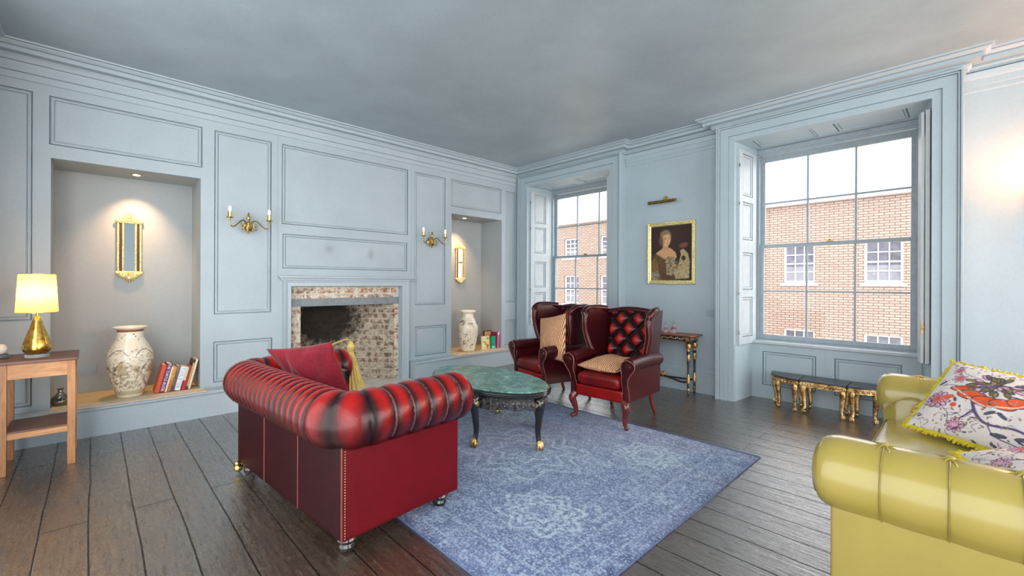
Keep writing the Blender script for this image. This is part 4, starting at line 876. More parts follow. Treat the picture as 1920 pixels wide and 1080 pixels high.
# ================================================================== RUG, TABLES, STOOLS
def rug_canvas():
    B0 = srgb(82, 106, 148); c = Canvas(520, 500, B0); pale = srgb(168, 196, 210); dark = srgb(50, 72, 118); mid = srgb(96, 122, 168)
    for d, w, col, al in ((.012, .012, dark, .9), (.035, .004, pale, .35), (.095, .004, pale, .4), (.105, .004, dark, .5), (.165, .005, pale, .3), (.18, .004, dark, .4)):
        for p in (((d, d), (1-d, d)), ((1-d, d), (1-d, 1-d)), ((1-d, 1-d), (d, 1-d)), ((d, 1-d), (d, d))): c.stroke([p[0], p[1]], w, col, al)
    r = random.Random(4)
    for i in range(34):      # border flowers
        for d in (.065, .135):
            t = (i+.5)/34
            for x, y in ((t, d), (t, 1-d), (d, t), (1-d, t)): c.ell(x, y, .016, .012, r.choice([pale, mid, dark]), r.uniform(0, 3), .45, .6)
    def med(cx, cy, s):
        s *= 1.0
        for k in (1., .72, .45):
            pts = [(cx+s*k*(1+.16*math.cos(8*a))*math.cos(a), cy+s*k*(1+.16*math.cos(8*a))*math.sin(a)) for a in np.linspace(0, 2*PI, 33)]; c.stroke(pts, .006, pale, .35)
        for i in range(12): a = 2*PI*i/12; c.ell(cx+s*.86*math.cos(a), cy+s*.86*math.sin(a), s*.20, s*.10, pale, a, .4, .6)
        for i in range(8): a = 2*PI*i/8; c.ell(cx+s*.3*math.cos(a), cy+s*.3*math.sin(a), s*.2, s*.08, pale, a, .35, .6)
    med(.52, .5, .17); 
    for x, y in ((.26, .26), (.78, .26), (.26, .76), (.78, .76)): med(x, y, .085)
    for i in range(260):
        x, y = r.uniform(.2, .8), r.uniform(.2, .8); c.ell(x, y, r.uniform(.006, .03), r.uniform(.004, .014), r.choice([pale, mid, dark, dark]), r.uniform(0, 3), r.uniform(.15, .5), .8)
    for x, y, s in ((.86, .33, .045), (.70, .60, .05), (.80, .64, .03), (.62, .34, .05), (.93, .52, .04), (.52, .30, .03)):     # worn pale patches
        for i in range(26): c.ell(x+r.gauss(0, s*.5), y+r.gauss(0, s*.5), s*r.uniform(.1, .4), s*r.uniform(.06, .25), pale, r.uniform(0, 3), .5, .7)
    return c
rc = rug_canvas(); RX0, RX1, RY0, RY1 = -3.80, -1.075, 1.222, 3.615
m = MB()
def rf(u, v):
    x = lerp(RX0, RX1, u); y = lerp(RY0, RY1-.0+.04*(u-1), v); e = min(u, 1-u, v, 1-v); wv = .003*noise.noise(Vector((x*3, y*3, 0))) if 0 else 0
    x += .008*math.sin(y*3.1)*(u > .98); z = .001+.004*min(1, e*90); return (x, y, z), rc.at(u, v)
m.grid(rf, 440, 380, 0, ('Col',)); m.add([(RX0, RY0, .0005), (RX1, RY0, .0005), (RX1, RY1, .0005), (RX0, RY1-.04, .0005)], [(0, 1, 2, 3)])
m.mi = m.mi; rug = m.build('persian_rug', 'rug_wool', recalc=False); tag(rug, 'faded blue patterned rug in the middle of the floor', 'rug')
m = MB(); m.tube([(RX0, RY0, .0045), (RX1, RY0, .0045), (RX1+.003, RY1, .0045), (RX0, RY1-.04, .0045)], .0045, 8, closed=True); fabric('blue_binding', srgb(58, 80, 122), srgb(92, 116, 158), 60); m.build('bound_edge', 'blue_binding', rug)

def claw(m, x, y, dx, dy, s=1., z=0, toes=4):
    a0 = math.atan2(dy, dx); m.ball((x, y, z+.022*s), .021*s, 12)
    for i in range(toes):
        a = a0+(i-(toes-1)/2)*.62; ca, sa = math.cos(a), math.sin(a)
        m.tube([(x+ca*.004*s, y+sa*.004*s, z+.058*s), (x+ca*.020*s, y+sa*.020*s, z+.044*s), (x+ca*.029*s, y+sa*.029*s, z+.022*s), (x+ca*.027*s, y+sa*.027*s, z+.003*s)], [.008*s, .0095*s, .0085*s, .004*s], 8)
ct = thing('coffee_table', (-2.965, 2.545, .0052), math.radians(-3), 'oval coffee table with a green glass top and black legs on gilt claw feet', 'table')
m = MB(); a, b = .685, .372; EL = lambda k, z, n=72: [(k[0]*math.cos(2*PI*i/n), k[1]*math.sin(2*PI*i/n), z) for i in range(n)]
def ering(m, prof, n=80, mi=0):
    vs = []; L = len(prof)
    for i in range(n):
        t = 2*PI*i/n; cx, sx = math.cos(t), math.sin(t); nl = math.hypot(cx/a, sx/b); nx, ny = cx/a/nl, sx/b/nl
        for o, z in prof: vs.append((a*cx+nx*o, b*sx+ny*o, z(t) if callable(z) else z))
    fs = [(i*L+k, ((i+1) % n)*L+k, ((i+1) % n)*L+k+1, i*L+k+1) for i in range(n) for k in range(L-1)]; m.add(vs, fs, mi)
    return vs, L
m = MB(); vs, L = ering(m, [(-.012, .452), (-.012, .459), (-.016, .462), (-.02, .462)]); n = 80; k = len(m.v); m.add([m.v[i*L+L-1] for i in range(n)], [tuple(range(n))]); m.build('glass_top', 'green_glass', ct, angle=30)
m = MB(); ering(m, [(-.05, .4515), (.0, .4515), (.008, .446), (.012, .438), (.006, .430), (.010, .424), (.006, .414), (-.004, .408), (-.02, .404), (-.05, .404)]); m.build('table_rim', 'black_lacquer', ct)
low = lambda t: .318-.014*abs(math.sin(t*9))-.02*max(0, math.cos(t*6))**4
m = MB(); ering(m, [(-.05, .404), (-.045, .392), (-.030, .375), (-.028, .350), (-.042, low), (-.06, low)], 240)
for i in range(60):      # carved scrolls
    t = 2*PI*i/60; cx, sx = math.cos(t), math.sin(t); m.tube([((a-.026)*math.cos(t+q*.07+.012*math.cos(q*5)), (b-.026)*math.sin(t+q*.07+.012*math.cos(q*5)), .360+.020*math.sin(q*6.3)) for q in np.linspace(0, 1, 9)], .007, 6)
m.build('carved_apron', 'carved_ebony', ct)
for (x, y) in ((.70*.94, 0), (-.70*.94, 0), (.29, -.345), (-.29, -.345), (.29, .345), (-.29, .345)):
    dx, dy = (1 if x > .5 else -1 if x < -.5 else 0, 0 if abs(x) > .5 else (1 if y > 0 else -1)); m = MB()
    p = spline([(x-dx*.05, y-dy*.05, .40), (x+dx*.012, y+dy*.012, .36), (x, y, .25), (x-dx*.012, y-dy*.012, .14), (x, y, .055)], 6); N = len(p)
    m.tube(p, [interp(i/(N-1), [0, .2, .5, .8, 1], [.036, .040, .029, .021, .02]) for i in range(N)], 14); lg = m.build('leg', 'black_lacquer', ct)
    m = MB(); claw(m, x, y, dx, dy, 1.25); m.build('claw_foot', 'gold_leaf', lg)
    m = MB(); m.ball((x+dx*.002, y+dy*.002, .355), .043, 12, (1, 1, 1.0)); m.ball((x+dx*.016, y+dy*.016, .325), .030, 10, (1, 1, 1.5)); m.build('knee_mount', 'gold_leaf', lg)

# ---- three small stools that form a half moon under the window
def mid_stool(loc, label):
    t = thing('gilt_stool', loc, 0, label, 'stool', 'set of three gilt stools with black tops under the window'); w, d = .175, .15
    pts = [(-w, -d), (w, -d), (w, d), (-w, d)]; return t, pts, [(-w+.03, -d+.03), (w-.03, -d+.03), (w-.03, d-.03), (-w+.03, d-.03)]
def stool(x, y, rz, shape, label):
    t = thing('gilt_stool', (x, y, 0), rz, label, 'stool', 'set of three gilt stools with black tops under the window')
    if shape == 'mid': w, d = .19, .155; P = [(-w, -d), (w, -d), (w, d), (-w, d)]; LG = [(-w+.035, -d+.035, -1, -1), (w-.035, -d+.035, 1, -1), (w-.035, d-.035, 1, 1), (-w+.035, d-.035, -1, 1)]
    else:
        d, w = .31, .315; s = -1 if shape == 'left' else 1
        P = [(0, -d/2)] + [(s*w*math.sin(q), d/2-d*math.cos(q)) for q in np.linspace(.18, PI/2, 12)] + [(0, d/2)]
        P = P if s > 0 else P[::-1]; LG = [(s*.035, -d/2+.035, -s*.3, -1), (s*(w-.045), d/2-.04, s, .2), (s*.035, d/2-.03, -s*.3, 1), (s*w*.62, -d/2+.10, s*.8, -.8)]
    def off(P, o): c = Vector((sum(p[0] for p in P)/len(P), sum(p[1] for p in P)/len(P))); return [tuple(Vector(p)+(Vector(p)-c).normalized()*o) for p in P]
    m = MB(); m.prism(off(P, .004), .318, .335, lambda a, b, z: (a, b, z)); m.build('stool_top', 'black_satin', t, bevel=.005)
    m = MB(); m.prism(off(P, -.008), .268, .3175, lambda a, b, z: (a, b, z))
    Q = off(P, -.006); n = len(Q)
    for i in range(n):
        A, B = Vector(Q[i]), Vector(Q[(i+1) % n]); k = max(1, int((B-A).length/.022))
        for j in range(k): p = A.lerp(B, (j+.5)/k); m.ball((p.x, p.y, .290+.008*math.sin(j*2.1)), .0115, 6, (1, 1, 1.2))
    m.build('carved_frame', 'gold_leaf', t)
    for lx, ly, dx, dy in LG:
        q = math.hypot(dx, dy); dx, dy = dx/q, dy/q; m = MB()
        p = spline([(lx, ly, .275), (lx+dx*.014, ly+dy*.014, .235), (lx+dx*.002, ly+dy*.002, .14), (lx-dx*.006, ly-dy*.006, .07), (lx, ly, .045)], 5); N = len(p)
        m.tube(p, [interp(i/(N-1), [0, .25, .6, 1], [.031, .029, .018, .015]) for i in range(N)], 12); claw(m, lx, ly, dx, dy, .82, toes=3); m.build('leg', 'gold_leaf', t)
    return t
stool(-0.990, 5.325, 0, 'mid', 'middle stool of the gilt set under the window, rectangular with a black top')
stool(-1.192, 5.325, 0, 'left', 'left stool of the gilt set under the window, with a curved outer side')
stool(-0.788, 5.325, 0, 'right', 'right stool of the gilt set under the window, partly behind the green sofa')

# ---- console table with gilt apron
cn = thing('console_table', (-2.62, 5.12, 0), 0, 'small black and gold console table with a reddish top, against the wall under the portrait', 'table')
w, d, zt = .405, .125, .70
m = MB(); m.prism([(-w, -d), (w, -d), (w+.02, -d+.03), (w+.035, d), (-w-.035, d), (-w-.02, -d+.03)], zt-.018, zt, lambda a, b, z: (a, b, z)); m.build('table_top', 'console_top', cn, bevel=.004)
m = MB(); m.box(-w+.02, w-.02, -d+.02, d-.01, zt-.075, zt-.019); ap = m.build('apron', 'black_satin', cn, bevel=.003)
m = MB()
for i in range(30):
    x = lerp(-w+.05, w-.05, i/29); m.ball((x, -d+.017, zt-.045+.008*math.sin(i*1.9)), .010, 8, (1.2, .6, 1))
for i in range(7): m.ball((w-.018, lerp(-d+.05, d-.03, i/6), zt-.045), .010, 8, (.6, 1.2, 1))
m.box(-w+.018, w-.018, -d+.016, -d+.02, zt-.078, zt-.070); m.build('gilt_moulding', 'gold_leaf', ap)
for sx in (-1, 1):
    for sy in (-1, 1):
        x, y = sx*(w-.05), (-d+.045 if sy < 0 else d-.035)
        m = MB(); m.box(x-.028, x+.028, y-.028, y+.028, zt-.082, zt-.019); m.lathe([(.014, zt-.10), (.020, zt-.09), (.016, zt-.082)], 14, x, y)
        m.lathe([(.008, 0), (.012, .004), (.014, .02), (.010, .03), (.013, .05), (.011, .30), (.017, .44), (.020, .50), (.014, .505), (.014, .60)], 14, x, y); lg = m.build('leg', 'black_lacquer', cn)
        m = MB(); m.lathe([(.014, .535), (.030, .548), (.036, .572), (.030, .596), (.015, .606), (.014, .62)], 16, x, y); m.lathe([(.015, .505), (.020, .512), (.020, .522), (.014, .535)], 14, x, y)
        m.lathe([(.0155, .40), (.019, .41), (.019, .47), (.0175, .48)], 14, x, y); m.lathe([(.014, .13), (.019, .14), (.017, .16), (.020, .20), (.015, .23), (.012, .24)], 14, x, y); m.lathe([(.013, .045), (.018, .055), (.016, .07), (.012, .075)], 14, x, y)
        m.box(x-.020, x+.020, y-.031, y-.028, zt-.076, zt-.024); m.build('gilt_mounts', 'gold_leaf', lg)
m = MB()
for sx in (-1, 1): m.tube(spline([(sx*(w-.05), -d+.045, .15), (sx*.26, -d+.075, .135), (sx*.12, -.01, .15), (0, 0, .165)], 6), .012, 10)
m.tube([(-(w-.05), d-.035, .15), (0, 0, .16)], .010, 8); m.tube([(w-.05, d-.035, .15), (0, 0, .16)], .010, 8); st = m.build('stretcher', 'black_lacquer', cn)
m = MB(); m.ball((0, 0, .185), .03, 12)
for i in range(10): q = 2*PI*i/10; m.ball((.028*math.cos(q), .028*math.sin(q), .19+.012*(i % 2)), .014, 8)
m.build('gilt_finial', 'gold_leaf', st)
def bottle(x, y, z, s, mat, label):
    t = thing('perfume_bottle', (x, y, z), 0, label, 'bottle', 'small glass bottles on the console table')
    m = MB(); m.lathe([(.001, .001), (.022*s, 0), (.032*s, .012*s), (.034*s, .03*s), (.026*s, .055*s), (.010*s, .072*s), (.008*s, .10*s), (.012*s, .104*s)], 18); m.build('bottle_body', mat, t)
    m = MB(); m.ball((0, 0, .116*s), .012*s, 10, (1, 1, 1.3)); m.build('stopper', mat, t)
bottle(-2.475, 5.10, zt, 1.15, 'amethyst_glass', 'round pinkish glass bottle with a stopper, right one on the console table')
bottle(-2.565, 5.08, zt, .95, 'amethyst_glass', 'smaller pinkish glass bottle half hidden by the wing chair, on the console table')

# ---- oak lamp table at the far left
et = thing('lamp_table', (-4.64, -.27, 0), 0, 'open oak side table with a lower shelf, under the lit lamp', 'table')
w, d, zt = .185, .19, .763     # half width along y is .185, half depth along x .19
for sx in (-1, 1):
    for sy in (-1, 1):
        m = MB(); x, y = sx*(d-.0), sy*(w-.022); m.box(x-.021, x+.021, y-.021, y+.021, 0, zt-.022); m.build('leg', 'oak', et, bevel=.002)
m = MB(); m.box(-d-.04, d+.035, -w-.012, w+.012, zt-.022, zt); m.build('table_top', 'oak_top', et, bevel=.005)
for x in (-d, d): m = MB(); m.box(x-.012, x+.012, -w+.04, w-.04, zt-.125, zt-.022); m.build('rail', 'oak_rail', et, bevel=.002)
for y in (-w+.022, w-.022): m = MB(); m.box(-d+.02, d-.02, y-.010, y+.010, zt-.125, zt-.022); m.build('rail', 'oak_rail', et, bevel=.002)
for x in (-d, d): m = MB(); m.box(x-.012, x+.012, -w+.04, w-.04, .235, .275); m.build('shelf_rail', 'oak_rail', et, bevel=.002)
m = MB(); m.box(-d-.005, d+.010, -w+.03, w-.03, .275, .288); m.build('lower_shelf', 'oak_top', et, bevel=.003)
zt = .763
lp = thing('table_lamp', (-4.60, -.285, zt), 0, 'lit table lamp with a cream drum shade and a gold mottled glass base', 'lamp')
m = MB(); m.lathe([(.001, 0), (.062, 0), (.064, .004), (.064, .022), (.060, .026), (.001, .026)], 32); m.build('base', 'clear_crystal', lp)
m = MB(); m.lathe([(.030, .027), (.058, .030), (.070, .045), (.075, .068), (.070, .10), (.056, .15), (.040, .20), (.026, .25), (.016, .282), (.011, .29)], 32); m.build('lamp_body', 'mercury_gold', lp)
m = MB(); m.tube([(0, 0, .29), (0, 0, .37)], .008, 10); m.lathe([(.012, .33), (.014, .34), (.014, .37), (.010, .375)], 12); nk = m.build('lamp_neck', 'brass', lp)
m = MB(); m.ball((0, 0, .415), .028, 12, (1, 1, 1.3)); m.build('bulb', 'bulb_glow', nk)
m = MB(); m.lathe([(.107, .318), (.093, .590)], 40); m.add([], []); o = m.build('lamp_shade', 'shade_cloth', lp)
m = MB(); m.tube([(.107*math.cos(q), .107*math.sin(q), .318) for q in np.linspace(0, 2*PI, 40)[:-1]], .0022, 6, closed=True); m.tube([(.093*math.cos(q), .093*math.sin(q), .590) for q in np.linspace(0, 2*PI, 40)[:-1]], .0022, 6, closed=True)
for q in (0, 2.1, 4.2): m.tube([(.093*math.cos(q), .093*math.sin(q), .588), (0, 0, .575)], .0015, 5)
m.build('shade_ring', 'brass', lp)
ld = bpy.data.lights.new('lamp_light', 'POINT'); ld.energy = 7; ld.color = (1, .66, .28); ld.shadow_soft_size = .03
lo = bpy.data.objects.new('lamp_light', ld); C.objects.link(lo); lo.location = (-4.60, -.285, zt+.455)
t = thing('shell_ornament', (-4.66, -.448, zt), 0, 'pale stone ornament on a dark base at the left end of the oak table', 'ornament')
m = MB(); m.prism([(-.03, 0), (.028, 0), (.02, .03), (-.024, .03)], -.03, .03, lambda a, b, k: (k, a*1.0, b)); m.build('base', 'black_satin', t, bevel=.003)
m = MB(); m.ball((0, -.012, .064), .034, 14, (1, .9, 1.1)); m.build('shell', 'hearth_stone', t)

# ================================================================== ALCOVES
def vase(x, y, z, prof, label, seed, dark, band):
    r = random.Random(seed); W, H = 420, 300; c = Canvas(W, H, srgb(236, 228, 206)); ink = dark
    def sc(n, y0, y1, s, cols, al):
        for i in range(n): c.ell(r.random(), r.uniform(y0, y1), r.uniform(.3, 1)*s, r.uniform(.2, .6)*s, r.choice(cols), r.uniform(0, 3), al, .5)
    cols = [srgb(150, 132, 96), srgb(112, 98, 74), srgb(176, 152, 100), srgb(90, 82, 66)]
    if band:
        sc(900, .05, .46, .024, cols, .6); sc(500, .08, .46, .014, [srgb(70, 60, 44), srgb(90, 74, 50)], .65); sc(260, .42, .72, .022, cols, .5); sc(120, .42, .74, .012, [srgb(80, 70, 50)], .6)
        c.poly([(0, .93), (1, .93), (1, .965), (0, .965)], srgb(150, 96, 66)); c.poly([(0, .035), (1, .035), (1, .10), (0, .10)], srgb(190, 180, 150))
        for i in range(5):
            x0 = i/5+.03; c.stroke([(x0, .60), (x0+.04, .67), (x0+.10, .68), (x0+.15, .60)], .005, srgb(90, 84, 72), .8); c.stroke([(x0+.05, .40), (x0+.1, .52), (x0+.15, .50), (x0+.18, .40)], .005, srgb(90, 84, 72), .8)
            for k in range(8): c.leaf(x0+r.uniform(0, .1), r.uniform(.80, .9), .010, r.uniform(0, 3), srgb(110, 100, 80), ink)
        for i in range(4): c.poly([(i/4+.15, .34), (i/4+.22, .34), (i/4+.215, .50), (i/4+.16, .52)], srgb(170, 152, 96), .7); sc(40, .3, .7, .012, cols, .5)
    else:
        sc(320, .05, .75, .018, cols, .45); sc(160, .08, .70, .012, [srgb(84, 76, 60)], .6)
        for i in range(44):
            x0, y0 = r.random(), r.choice([r.uniform(.10, .30), r.uniform(.30, .62), r.uniform(.66, .74)]); c.stroke([(x0, y0), (x0+.03, y0+r.uniform(-.03, .05)), (x0+.07, y0+r.uniform(-.05, .07))], .007, srgb(86, 80, 66), .8, .002)
            for k in range(4): c.leaf(x0+r.uniform(-.01, .08), y0+r.uniform(-.04, .04), r.uniform(.008, .02), r.uniform(0, 3), srgb(90, 84, 70), ink)
    c.grain(.08)
    Z = [p[1] for p in prof]; zz = np.linspace(0, 1, 110); tt = np.linspace(0, 1, len(prof)); P = np.array(spline(prof, 8)); m = MB(); N = len(P)
    def f(u, v): k = v*(N-1); i = min(N-2, int(k)); p = P[i]*(1-(k-i))+P[i+1]*(k-i); a = 2*PI*u; return (x*0+p[0]*math.cos(a), p[0]*math.sin(a), p[1]), c.at(u % 1, (p[1]-Z[0])/(max(Z)-Z[0]) if k < N-8 else .985)
    m.grid(f, 150, 120, 0, ('Col',)); m.add([(prof[0][0]*math.cos(q), prof[0][0]*math.sin(q), 0) for q in np.linspace(0, 2*PI, 33)[:-1]], [tuple(range(32))])
    o = weld(m.build('chinese_vase', 'glazed_ceramic', recalc=False), .0002); o.location = (x, y, z); tag(o, label, 'vase', 'cream figured vases in the alcoves'); return o
ZS = ZP+.0085
vase(-5.335, .252, ZS, [(.088, 0), (.095, .012), (.118, .085), (.150, .20), (.166, .32), (.160, .40), (.128, .475), (.098, .535), (.093, .585), (.100, .608), (.122, .625), (.128, .632), (.118, .634), (.085, .60)], 'large cream vase painted with brown foliage, in the alcove left of the fireplace', 3, srgb(70, 60, 46), True)
vase(-5.375, 4.212, ZS, [(.098, 0), (.104, .012), (.122, .09), (.150, .22), (.158, .33), (.150, .40), (.118, .47), (.092, .52), (.088, .58), (.112, .592), (.122, .596), (.122, .620), (.112, .624), (.07, .60)], 'cream vase with sparse dark sprigs, in the alcove right of the fireplace', 6, srgb(60, 54, 44), False)
t = thing('silver_vase', (-5.33, -.195, ZS), 0, 'small dark silvered glass bottle vase standing behind the oak table leg', 'vase')
m = MB(); m.lathe([(.03, 0), (.048, .008), (.062, .035), (.055, .065), (.030, .088), (.016, .108), (.014, .125), (.024, .14), (.020, .138), (.010, .12)], 24); m.build('vase_body', 'silver_glass', t)

def text_mesh(body, size, mat, ext=.0004, font=None):
    cu = bpy.data.curves.new('txt', 'FONT'); cu.body = body; cu.size = size; cu.extrude = ext; cu.align_x = 'CENTER'; cu.align_y = 'CENTER'
    o = bpy.data.objects.new('txt', cu); C.objects.link(o); bpy.context.view_layer.update()
    dg = bpy.context.evaluated_depsgraph_get(); me = bpy.data.meshes.new_from_object(o.evaluated_get(dg)); bpy.data.objects.remove(o); me.materials.clear(); me.materials.append(MAT[mat]); return me
wood('walnut_strip', srgb(50, 30, 20), srgb(78, 48, 32), (10, 10, 2))
simple('ink_white', srgb(240, 236, 230), .5, namt=.02); simple('ink_cyan', srgb(60, 170, 180), .5, namt=.02); simple('ink_dark', srgb(60, 50, 44), .5, namt=.02); simple('page_block', srgb(226, 216, 190), .8, nscale=90, namt=.1)
BC = {}
def bookmat(col):
    k = 'cloth_%d_%d_%d' % col
    if k not in BC: simple(k, srgb(*col), .5, nscale=40, namt=.10); BC[k] = 1
    return k
def book(x, y, z, rz, lean, th, h, dp, col, label, group, spine2=None, txt=None, tcol='ink_white', front=None, tsz=None):
    """spine faces +x, thickness along y; lean tips the top towards +y"""
    t = thing('book', (x, y, z), 0, label, 'book', group); t.rotation_euler = (-lean, 0, rz)
    m = MB(); m.box(-dp, 0, 0, .0025, 0, h); m.box(-dp, 0, th-.0025, th, 0, h); m.box(-.0025, 0, .0025, th-.0025, 0, h); m.build('cover', bookmat(col), t)
    m = MB(); m.box(-dp+.005, -.003, .003, th-.003, .004, h-.005); m.build('pages', 'page_block', t)
    if spine2: m = MB(); m.box(-.0005, .0009, .0015, th-.0015, h*spine2[1], h*spine2[2]); m.build('spine_label', bookmat(spine2[0]), t)
    if txt:
        me = text_mesh(txt, tsz or th*.85, tcol); o = bpy.data.objects.new('spine_lettering', me); C.objects.link(o); o.parent = t
        o.matrix_local = Matrix.Translation((.0014, th/2, h*.52)) @ Matrix(((0, 0, 1, 0), (0, 1, 0, 0), (-1, 0, 0, 0), (0, 0, 0, 1))).to_3x3().to_4x4()
        if False: pass
    return t
G1 = 'leaning books in the left alcove'; y = .475; ln = .30
specs = [(.030, .262, .17, (196, 84, 52), ((150, 40, 90), 0, .0), None, 'tilted book with a plain orange red spine, leftmost in the left alcove'),
 (.042, .268, .18, (100, 34, 88), ((140, 30, 70), .0, .16), ('THE TURTLE BOOK', 'ink_white', .030), 'thick purple book with white lettering, in the left alcove'),
 (.012, .240, .16, (226, 222, 214), None, None, 'thin white book next to the purple one, in the left alcove'),
 (.024, .235, .15, (204, 150, 66), ((190, 110, 50), 0, .45), None, 'ochre yellow book in the middle of the left alcove row'),
 (.032, .238, .16, (128, 108, 92), ((80, 70, 74), 0, .2), ('THE GARDENS', 'ink_dark', .022), 'grey brown book beside the ochre one, in the left alcove'),
 (.040, .225, .16, (222, 232, 236), None, ('T H E  R I S K', 'ink_cyan', .034), 'white book with turquoise lettering in the left alcove'),
 (.024, .218, .15, (214, 200, 184), ((150, 24, 60), 0, .42), None, 'book with a crimson lower spine in the left alcove'),
 (.018, .228, .15, (140, 60, 40), ((176, 30, 40), .0, .4), None, 'narrow rust red book in the left alcove'),
 (.018, .285, .19, (60, 40, 28), ((196, 160, 110), .1, .9), None, 'tall dark brown book near the right end of the left alcove row'),
 (.016, .292, .19, (222, 212, 186), None, None, 'tall cream book leaning against the side of the left alcove')]
y = .418
for th, h, dp, col, s2, tx, lb in specs:
    l = .235; y += th*math.sin(l)**2/math.cos(l)
    book(-5.262, y, ZS+.0012+math.sin(l)*th, 0, -l*0 if False else l, th, h, dp, col, lb, G1, s2 if s2 and s2[2] > s2[1] else None, *( (tx[0], tx[1]) if tx else ()), tsz=tx[2] if tx else None); y += th*math.cos(l)+.0008
G2 = 'books in the right alcove'
# front-facing book with a picture cover
c = Canvas(80, 110, srgb(232, 214, 140)); r = random.Random(2)
c.poly([(.02, .66), (.6, .66), (.6, .98), (.02, .98)], srgb(214, 216, 190)); c.ell(.8, .82, .16, .13, srgb(190, 160, 60))
for x0, y0, a, b, cl in ((.25, .2, .12, .22, srgb(226, 226, 196)), (.7, .18, .2, .2, srgb(176, 130, 110)), (.45, .42, .08, .16, srgb(140, 130, 80)), (.72, .48, .2, .14, srgb(236, 196, 90)), (.66, .3, .08, .1, srgb(110, 70, 50)), (.85, .3, .06, .1, srgb(110, 70, 50)), (.3, .55, .2, .05, srgb(150, 120, 90)), (.3, .1, .1, .03, srgb(120, 90, 40))): c.ell(x0, y0, a, b, cl, soft=.3)
t = thing('book', (-5.300, 4.435, ZS), 0, 'yellow book standing cover forward beside the smaller vase in the right alcove', 'book', G2); t.rotation_euler = (0, -.10, -.12)
m = MB(); m.box(-.02, -.0005, 0, .150, 0, .205); m.build('pages', 'page_block', t)
m = MB(); m.grid(lambda u, v: ((.0012, .150*u, .207*v), c.at(u, v)), 40, 55, 0, ('Col',)); m.build('picture_cover', 'book_cover', t, recalc=False)
t = thing('book', (-5.395, 4.565, ZS), 0, 'dark framed book with an orange picture behind the green book in the right alcove', 'book', G2); t.rotation_euler = (0, -.06, 0)
m = MB(); m.box(-.018, 0, 0, .165, 0, .275); m.build('cover', bookmat((32, 26, 30)), t); m = MB(); m.box(.0, .0015, .012, .153, .19, .262); m.build('picture', bookmat((206, 150, 100)), t)
book(-5.262, 4.602, ZS+.0025, 0, .02, .078, .195, .05, (24, 150, 124), 'bright green book in the right alcove', G2, ((120, 215, 200), .0, .2))
book(-5.275, 4.690, ZS+.0025, 0, .05, .028, .25, .12, (120, 20, 70), 'dark crimson book in the right alcove', G2)
book(-5.262, 4.724, ZS+.0025, 0, .05, .032, .255, .13, (226, 110, 160), 'pink book at the right end of the right alcove', G2, ((230, 232, 230), .82, 1.))

# ---- gilt mirrors
def mirror(y, z, label):
    t = thing('gilt_mirror', (XN, y, z), 0, label, 'mirror', 'pair of narrow gilt mirrors'); H = .245; Wd = .088
    Bv = lambda a, b, h: (h, a, b)
    m = MB(); m.box(.001, .012, -Wd, Wd, -H, H)
    m.box(.012, .020, -Wd+.016, -Wd+.04, -H, H); m.box(.012, .020, Wd-.04, Wd-.016, -H, H); m.build('frame_panel', 'walnut_strip', t)
    m = MB()
    for sx in (-1, 1):
        m.tube([(.018, sx*(Wd-.004), -H-.01), (.018, sx*(Wd-.004), H+.01)], .010, 10); m.tube([(.022, sx*(Wd-.040), -H), (.022, sx*(Wd-.040), H)], .008, 10)
    rr = random.Random(5)
    for sg in (1, -1):      # crest and base: layered leaf scrolls
        for i in range(9):
            q = (i-4)/4; hgt = (.105-.075*abs(q)**1.3); m.tube(spline([(.016, sx_ := q*Wd*.55, sg*(H-.005)), (.026, q*Wd*1.0, sg*(H+hgt*.45)), (.018, q*Wd*.80, sg*(H+hgt))], 4), [.010, .013, .014, .014, .013, .011, .008, .006, .005], 8)
        for i in range(12): q = (i-5.5)/5.5; m.ball((.024, q*Wd*.95, sg*(H+.018+.035*(1-q*q))), .0135, 8, (.8, 1, 1))
        m.ball((.026, 0, sg*(H+.055)), .022, 10, (.7, 1, 1)); m.tube([(.020, -Wd-.006, sg*H), (.020, Wd+.006, sg*H)], .011, 8)
        for sx in (-1, 1): m.ball((.020, sx*(Wd+.004), sg*(H+.004)), .017, 10, (.7, 1, 1))
    m.build('carved_frame', 'gilt_frame', t)
    m = MB(); m.box(.012, .0135, -Wd+.044, Wd-.044, -H+.01, H-.01); m.build('mirror_glass', 'mirror_glass', t)
    return t
mirror(.262, 1.640, 'narrow gilt mirror reflecting blue wall, hanging in the left alcove above the large vase')
mirror(4.335, 1.620, 'narrow gilt mirror reflecting a bright window, hanging in the right alcove')

